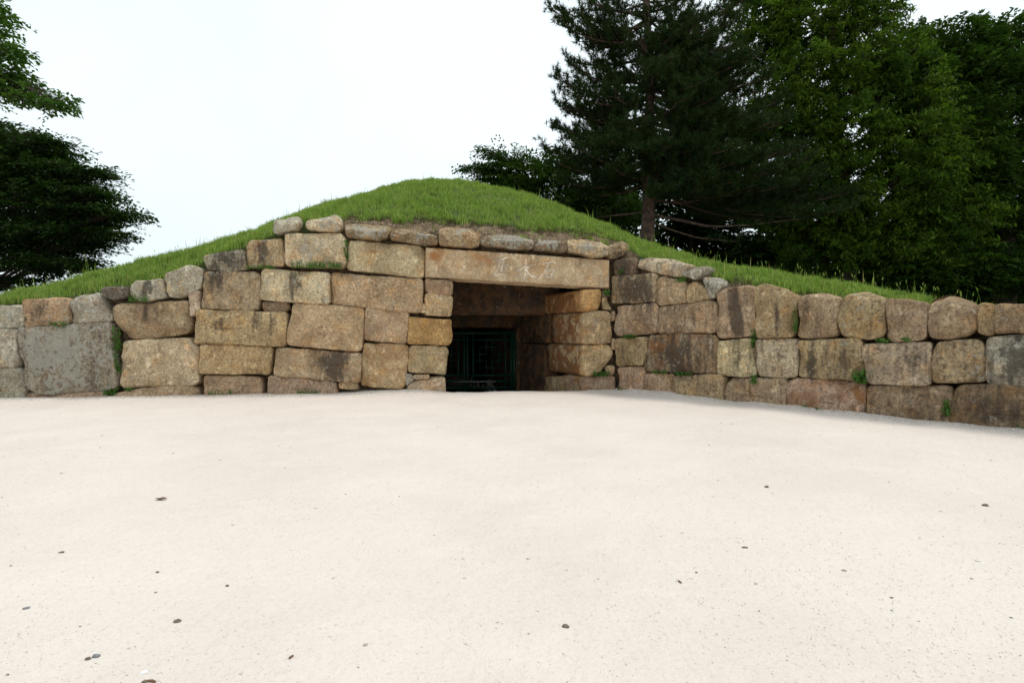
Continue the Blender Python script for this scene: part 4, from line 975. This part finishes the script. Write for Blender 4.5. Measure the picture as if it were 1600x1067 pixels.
# pine
def pine():
    root = empty('pine_tree', tuple(unproj(1012, 505, 20)), 'tall dark pine with layered boughs and bare lower limbs behind the mound', 'tree')
    Y0 = 20.0
    wood = Bag()
    q = np.linspace(0, 1, 30)
    kx = np.interp(q, [0, .25, .5, .75, 1], [1011, 1012, 1016, 1008, 1000]); ky = np.interp(q, [0, .2, 1], [540, 390, -260])
    tp = np.stack([unproj(a, b, Y0) for a, b in zip(kx, ky)])
    wood.add(*tube(tp, .34 * (1 - q * .85) + .12 * np.exp(-q * 16), 11, .22))
    tuft_p, tuft_d = [], []
    def limb(pts, r0, spread, dens, start=.3):
        pts = np.array(pts); n = len(pts)
        wood.add(*tube(pts, np.linspace(r0, .02, n), 6, .2))
        L = np.sum(np.linalg.norm(np.diff(pts, axis=0), axis=1))
        nbr = int(L * dens); tg = norm(np.gradient(pts, axis=0))
        for i in range(nbr):
            t = start + (1 - start) * (i + rng.random()) / nbr; f = t * (n - 1); a = int(min(f, n - 2)); b = pts[a] + (pts[a + 1] - pts[a]) * (f - a); d = tg[a]
            sd2 = norm(np.cross(d, [0, 0, 1.])) * (1 if i % 2 else -1)
            dr = norm(d * rng.uniform(.4, 1.0) + sd2 * rng.uniform(.3, 1.0) + np.array([0, 0, rng.uniform(-.05, .45)]))
            l2 = spread * rng.uniform(.5, 1.15) * (1.15 - .65 * t)
            e = b + dr * l2 + np.array([0, 0, .14 * l2]); m = b + dr * l2 * .5
            if rng.random() < .7: wood.add(*tube(bez(b, m, e, 4), [.022, .016, .012, .008], 4))
            nt = max(3, int(l2 / .13))
            for j in range(nt):
                s = .25 + .75 * (j + 1) / nt; c = (1 - s) ** 2 * b + 2 * s * (1 - s) * m + s * s * e + rng.normal(0, .05, 3)
                tuft_p.append(c); tuft_d.append(norm(dr * .55 + np.array([0, 0, .7]) + rng.normal(0, .3, 3)))
                if rng.random() < .6:
                    o = norm(rng.normal(0, 1, 3) * np.array([1, 1, .5])) * rng.uniform(.08, .24)
                    tuft_p.append(c + o); tuft_d.append(norm(o / .2 + np.array([0, 0, .8])))
        tuft_p.append(pts[-1]); tuft_d.append(norm(tg[-1] + np.array([0, 0, .4])))
    def at(py): return np.array([np.interp(py, ky[::-1], tp[::-1, i]) for i in range(3)])
    def to(py0, px, py, dY, sag=.75, r0=.06, spread=1.15, dens=7.0, start=.2):
        a, e = at(py0), unproj(px, py, Y0 + dY); L = np.linalg.norm(e - a)
        limb(bez(a, (a + e) / 2 - np.array([0, 0, sag * L * .3]), e, 9), r0, spread, dens, start)
    # boughs read off the outline: (origin height, tip x, tip y, depth offset)
    for a in [(70, 862, 14, .3), (40, 905, 20, -.6), (72, 930, 58, .8), (20, 890, -20, .5), (60, 880, 40, -.8),
              (135, 890, 100, .2), (140, 868, 122, -.5), (160, 872, 165, .4), (130, 930, 98, .9), (150, 900, 150, -1.2), (120, 960, 95, .2),
              (200, 868, 198, .1), (210, 890, 215, -.9), (190, 900, 180, 1.0), (240, 852, 232, .3), (255, 870, 255, -.8), (270, 885, 285, -.4), (230, 920, 225, -1.4), (285, 905, 300, .6),
              (30, 1170, -5, .4), (50, 1150, 30, -.7), (75, 1130, 50, .6), (20, 1100, -30, -.4), (55, 1090, 40, -1.3), (90, 1110, 70, -1.0),
              (110, 1180, 90, .2), (130, 1200, 120, -.8), (150, 1160, 130, 1.0), (120, 1090, 100, -1.5), (165, 1215, 160, -.3), (175, 1120, 150, -1.6),
              (190, 1230, 190, -.6), (200, 1180, 200, -1.6), (210, 1250, 235, .2), (225, 1200, 240, -1.0), (235, 1110, 220, -2.0), (180, 1060, 160, -2.0), (240, 1040, 225, -2.1),
              (240, 1270, 280, -.5), (260, 1330, 300, .3), (265, 1230, 290, -1.4), (275, 1330, 325, -.6), (280, 1180, 290, -1.8), (270, 1110, 280, -2.1), (290, 1260, 330, .4), (250, 1150, 255, -2.0),
              (140, 1020, 115, -2.0), (85, 1000, 60, -1.8), (200, 980, 190, -2.0), (260, 960, 265, -1.9), (160, 960, 150, -1.6), (290, 1040, 300, -1.9), (40, 1030, 10, -1.8)]:
        to(*a)
    for py0 in np.arange(55, 300, 9):                      # more boughs filling the body of the crown
        lft = np.interp(py0, [50, 150, 300], [910, 900, 900]); rgt = np.interp(py0, [50, 120, 200, 300], [1150, 1185, 1235, 1320])
        for k in range(2):
            tx = rng.uniform(1030, rgt) if k else rng.uniform(lft, 1040) if py0 > 185 and rng.random() < .5 else rng.uniform(1010, rgt)
            to(py0, tx, py0 + rng.uniform(-28, 22), rng.uniform(-2.3, .2))
    for hgt in np.arange(-230, 20, 26):
        for az in np.arange(0, 6.28, 1.05):
            az2 = az + rng.uniform(-.4, .4); a = at(hgt); L = (2.9 - 1.6 * (10 - hgt) / 240) * rng.uniform(.7, 1.1)
            e = a + np.array([math.cos(az2) * L, math.sin(az2) * L, .35 * L]); limb(bez(a, (a + e) / 2 - np.array([0, 0, .2]), e, 7), .05, .7, 4.5, .2)
    for hgt in np.arange(30, 300, 30):                     # boughs on the far side
        for az in (.6, 1.2, 1.8, 2.5):
            az2 = az + rng.uniform(-.3, .3); a = at(hgt); L = rng.uniform(2.2, 3.6); e = a + np.array([math.cos(az2) * L, math.sin(az2) * L, .1 * L])
            limb(bez(a, (a + e) / 2 - np.array([0, 0, .3]), e, 7), .06, .8, 4.0, .25)
    # bare lower limbs
    for (py0, pts, r0) in [(312, [(1060, 318), (1100, 312), (1140, 318), (1190, 305)], .06), (335, [(1065, 345), (1110, 355), (1170, 352), (1270, 340)], .065), (330, [(980, 335), (930, 340)], .045), (345, [(1050, 360), (1090, 372), (1150, 378)], .04)]:
        pp = np.array([at(py0)] + [unproj(a, b, Y0 - .5) for a, b in pts]); qq = np.linspace(0, 1, 12); pp = np.stack([np.interp(qq, np.linspace(0, 1, len(pp)), pp[:, i]) for i in range(3)], -1)
        limb(pp, r0, .6, 1.3, .7)
    TP, TD = np.array(tuft_p), np.array(tuft_d); n, k = len(TP), 21
    sp = norm(TD[:, None, :] * .55 + rng.normal(0, .62, (n, k, 3)))
    ln = rng.uniform(.12, .22, (n, k)); st = TP[:, None, :] + TD[:, None, :] * rng.uniform(-.10, .06, (n, k))[:, :, None]
    wv = norm(np.cross(sp, rng.normal(size=(n, k, 3)))) * .012
    V = np.stack([st - wv, st + wv, st + sp * ln[:, :, None]], 2).reshape(-1, 3)
    T = np.arange(len(V)).reshape(-1, 3)
    V2, F2 = wood.get()
    mesh_obj('trunk', V2, F2, M_PINEBARK, root); mesh_obj('crown', V, T, M_PINE, root, smooth=False)
    print('pine tufts', n)
pine()

# ---------------------------------------------------------------- weeds in the joints and along the wall foot
def weed(px, py, w, h, n, label, kind='leaf', pl=None):
    pl = pl or (FAC if px < 957 else WING)
    u, z = pl.hit(px, py); d = wall_depth(px); su, sz = w / F * d, h / F * d
    bag = Bag()
    uu = u + rng.uniform(-.5, .5, n) * su; zz = z + rng.uniform(-.5, .5, n) * sz
    P = pl.xyz(uu, zz, rng.uniform(-.09, .03, n))
    if kind == 'grass':
        P = pl.xyz(uu, 0 * uu + z - sz * .4, rng.uniform(-.06, .02, n))
        V, T = blades(P, rng.uniform(.4, 1.0, n) * sz * 1.1, rng.uniform(.1, .9, n), rng.uniform(.006, .012, n), rng.normal(-1.6, 1.0, n)); bag.add(V, T)
    else:
        ax = rng.normal(0, .6, (n, 3)) + np.array([-pl.n[0] * .6, -pl.n[1] * .6, -.1]); nr = rng.normal(0, .4, (n, 3)) + np.array([-pl.n[0] * .5, -pl.n[1] * .5, .8])
        V, T = leaf_quads(P, ax, nr, rng.uniform(.035, .075, n), rng.uniform(.025, .045, n)); bag.add(V, T)
        root = pl.xyz(u, z - sz * .45, 0.02)
        for j in range(n):
            e = P[j]; V, Q = tube(np.stack([root, (root + e) / 2 + rng.normal(0, .02, 3), e]), [.004, .003, .002], 3)
            bag.add(V, np.concatenate([Q[:, [0, 1, 2]], Q[:, [0, 2, 3]]]))
    V, T = bag.get()
    o = mesh_obj('weed', V, T, M_WEED, smooth=False)
    tag(o, label, 'weed', 'weeds rooted in the wall joints')
weed(185, 530, 13, 40, 42, 'leafy weed growing down the open joint right beside the big lichen-spotted block')
weed(184, 566, 9, 34, 24, 'small creeping weed low in the open joint beside the lichen-spotted block')
weed(94, 507, 26, 9, 46, 'low leafy weed on top of the big lichen-spotted block')
weed(174, 612, 18, 9, 40, 'leafy weed at the foot of the lichen-spotted block')
weed(202, 608, 12, 5, 16, 'tiny weed under the wide pale block near the wall foot')
weed(496, 414, 76, 13, 240, 'long grassy tuft in the joint under the topmost pale square block', 'grass')
weed(408, 417, 44, 8, 90, 'short grass fringe in the joint below the streaked upper block', 'grass')
weed(541, 392, 6, 34, 34, 'thin creeper in the upright joint under the capstones')
weed(345, 612, 34, 10, 40, 'sparse weeds on the sand before a reddish foot stone', 'grass')
weed(482, 612, 32, 8, 70, 'sparse grass on the sand before the longest foot stone', 'grass')
weed(218, 466, 30, 14, 60, 'grass tuft sprouting under the small dark flat top stone', 'grass')
weed(1177, 529, 9, 30, 30, 'leafy weed hanging between the block with a dark stripe and its neighbour')
weed(1343, 588, 18, 20, 75, 'bushy green weed in the middle course of the wing wall')
weed(1179, 592, 8, 14, 26, 'small weed between the two palest wing wall blocks')
weed(1243, 500, 7, 44, 22, 'narrow weed filling a tall joint in the top course of the wing wall')
weed(984, 525, 22, 6, 34, 'flat green weed in a wing wall joint near the doorway')
weed(1032, 581, 28, 4, 26, 'thin line of moss under the wide rust-brown wing block')
weed(1068, 583, 26, 5, 30, 'second thin line of moss under the wide rust-brown wing block')
weed(938, 584, 28, 7, 60, 'bright moss patch on the foot stone of the door jamb', pl=FAC.shifted(-.04))
weed(1268, 640, 26, 13, 34, 'sparse weed at the foot of the reddish wing wall block')
weed(1479, 636, 9, 26, 40, 'leafy weed in the joint beside the dark brown foot block')
weed(1597, 672, 12, 10, 24, 'weed on the sand at the foot of the dark brown block')
weed(1380, 531, 20, 7, 24, 'small weed under the rounded top block of the wing wall')
weed(1415, 530, 14, 6, 16, 'tiny weed under the square top block of the wing wall')
weed(972, 609, 16, 5, 18, 'tiny weed where the wing wall meets the doorway on the sand')
weed(948, 458, 9, 8, 22, 'small dark weed beside the lintel end')
weed(1064, 437, 18, 10, 40, 'grass tuft among the broken top stones of the wing wall', 'grass')
weed(971, 424, 10, 10, 20, 'small weed on the first streaked wing block under the capstone')

# ---------------------------------------------------------------- pebbles, leaves, twigs and grit on the sand
def gpt(px, py): q = gp(px, py); return np.array([q[0], q[1], float(ground_z(q[:1], q[1:])[0])])
import bmesh
def ico(sub):
    bm = bmesh.new(); bmesh.ops.create_icosphere(bm, subdivisions=sub, radius=1); bm.verts.ensure_lookup_table()
    V = np.array([v.co[:] for v in bm.verts]); Fc = np.array([[v.index for v in f.verts] for f in bm.faces]); bm.free(); return V, Fc
IV, IF = ico(2)
def pebble(px, py, wpx, mat, label, flat=.5, elong=1.5, group=None, yaw=None):
    wpx *= .85
    c = gpt(px, py); s = wpx / F * c[1] / 2
    V = IV * (1 + .28 * vnoise(IV * 1.6 + px)[:, None] + .1 * vnoise(IV * 4 + py)[:, None]) * np.array([s, s / elong, s * flat])
    a = rng.uniform(-.5, .5) if yaw is None else yaw
    V = V @ np.array([[math.cos(a), math.sin(a), 0], [-math.sin(a), math.cos(a), 0], [0, 0, 1]])
    o = mesh_obj('pebble', V + c + np.array([0, 0, s * flat * .22]), IF, mat)
    tag(o, label, 'pebble', group)
LB, GB = 'small brownish pebble lying on the pale sand', 'brownish pebbles scattered on the sand'
LG, GG = 'small grey pebble lying on the pale sand', 'grey pebbles scattered on the sand'
for (px, py, w) in [(277, 968, 13), (884, 980, 13), (1198, 761, 8), (1539, 790, 11), (246, 893, 7), (1088, 895, 5), (355, 914, 7), (138, 1028, 11), (1393, 935, 6), (98, 861, 5), (624, 776, 3), (540, 771, 3), (1186, 955, 4)]:
    pebble(px, py, w, M_PEB, LB, .55, 1.4, GB)
for (px, py, w) in [(41, 947, 11), (150, 1024, 14), (243, 924, 6), (12, 1053, 7), (125, 977, 5), (1580, 965, 6), (1393, 955, 4), (826, 991, 4), (1155, 962, 3), (1518, 905, 5), (17, 883, 5), (560, 1040, 4)]:
    pebble(px, py, w, M_PEBG, LG, .5, 1.6, GG)
pebble(225, 1048, 13, M_WHITE, 'flat white stone chip near the pebbles on the sand', .3, 1.3, yaw=.15)
pebble(226, 1064, 10, M_PEB, 'dark pebble beside a twig and the flat white chip', .6, 1.3)
def dead_leaf(px, py, wpx, label, yaw):
    c = gpt(px, py); s = wpx / F * c[1] / 2; V, Fc = [], []
    for i, t in enumerate(np.linspace(-1, 1, 7)):
        w = .42 * (1 - t * t) ** .7 + .02
        for j, q in enumerate((-1, -.4, .4, 1)): V.append((t * s, q * w * s, (.18 + .35 * q * q * w + .12 * t * t) * s + .08 * s * math.sin(5 * t + q)))
    V = np.array(V); idx = np.arange(28).reshape(7, 4)
    Fc = np.stack([idx[:-1, :-1], idx[1:, :-1], idx[1:, 1:], idx[:-1, 1:]], -1).reshape(-1, 4)
    Vb = V - np.array([0, 0, .04 * s]); V = np.concatenate([V, Vb]); Fc = np.concatenate([Fc, Fc[:, ::-1] + 28])
    V = V @ np.array([[math.cos(yaw), math.sin(yaw), 0], [-math.sin(yaw), math.cos(yaw), 0], [0, 0, 1]])
    tag(mesh_obj('dead_leaf', V + c, Fc, M_DEAD), label, 'leaf')
dead_leaf(252, 780, 17, 'curled reddish-brown dead leaf lying alone on the sand', .1)
dead_leaf(96, 861, 9, 'small curled dead leaf on the sand', .5)
def twig(px, py, wpx, label, yaw):
    c = gpt(px, py); L = wpx / F * c[1] / 2; d = np.array([math.cos(yaw), math.sin(yaw), 0])
    p = np.stack([c - d * L, c + np.array([0, .15 * L, .02 * L]), c + d * L]) + np.array([0, 0, .003])
    V, Q = tube(p, [.004, .005, .003], 5); tag(mesh_obj('twig', V, Q, M_DEAD), label, 'twig')
twig(1164, 858, 9, 'short bent twig on open sand before the wing wall', -.1)
twig(455, 1024, 8, 'tiny dark twig on the foreground sand', 1.2)
twig(236, 1064, 16, 'dark twig beside the flat white chip', -.15)
twig(1062, 910, 8, 'thin curved twig on the sand in the middle of the forecourt', 1.9)

def grit(n):
    y = np.exp(rng.uniform(math.log(1.5), math.log(9.3), n)); x = rng.uniform(-1.08, 1.08, n) * y
    dW = (x - WING.P0[0]) * WING.n[0] + (y - WING.P0[1]) * WING.n[1]
    k = dW < -.05; x, y = x[k], y[k]; n = len(x)
    dens = .5 + .5 * vnoise(np.stack([x * .8, y * .8, 0 * x], -1)) + .5 * np.clip(np.abs(x) / y - .35, 0, 1)
    k = rng.random(n) < dens; x, y = x[k], y[k]; n = len(x)
    m = 8000; pxs = rng.uniform(-20, 1620, m); pxs = pxs[(pxs < 700) | (pxs > 930)]; m = len(pxs)      # coarser grains gathered at the wall foot
    yw = wall_depth(pxs) - np.abs(rng.normal(0, .13, m)) - .03
    x = np.concatenate([x, (pxs - CX) / F * yw]); y = np.concatenate([y, yw]); n = len(x)
    s = rng.uniform(.0014, .0034, n) * (1 + 2.0 * (rng.random(n) < .03) * rng.random(n)) * (.75 + y * .12)
    s[-m:] *= 1.6
    z = ground_z(x, y)
    O = np.array([(1, 0, 0), (-1, 0, 0), (0, 1, 0), (0, -1, 0), (0, 0, 1), (0, 0, -1)], float)
    T = np.array([(0, 2, 4), (2, 1, 4), (1, 3, 4), (3, 0, 4), (2, 0, 5), (1, 2, 5), (3, 1, 5), (0, 3, 5)])
    sc = s[:, None] * rng.uniform(.6, 1.3, (n, 3)) * np.array([1.2, 1.2, .6]); a = rng.uniform(0, 6.28, n)
    V = O[None] * sc[:, None, :]; ca, sa = np.cos(a)[:, None], np.sin(a)[:, None]
    V = np.stack([V[:, :, 0] * ca - V[:, :, 1] * sa, V[:, :, 0] * sa + V[:, :, 1] * ca, V[:, :, 2]], -1) + np.stack([x, y, z + s * .15], -1)[:, None, :]
    return V.reshape(-1, 3), (T[None] + 6 * np.arange(n)[:, None, None]).reshape(-1, 3)
V, T = grit(15000)
tag(mesh_obj('gravel', V, T, M_GRIT, smooth=False, origin=(0, 3, 0)), 'fine loose grit strewn over the sandy forecourt', 'gravel', None, 'stuff')
print('tris', sum(len(o.data.loop_triangles) if o.data.loop_triangles else sum(len(p.vertices) - 2 for p in o.data.polygons) for o in scene.objects if o.type == 'MESH' and len(o.data.polygons) < 4000),
      'big', {o.name: len(o.data.polygons) for o in scene.objects if o.type == 'MESH' and len(o.data.polygons) >= 4000})
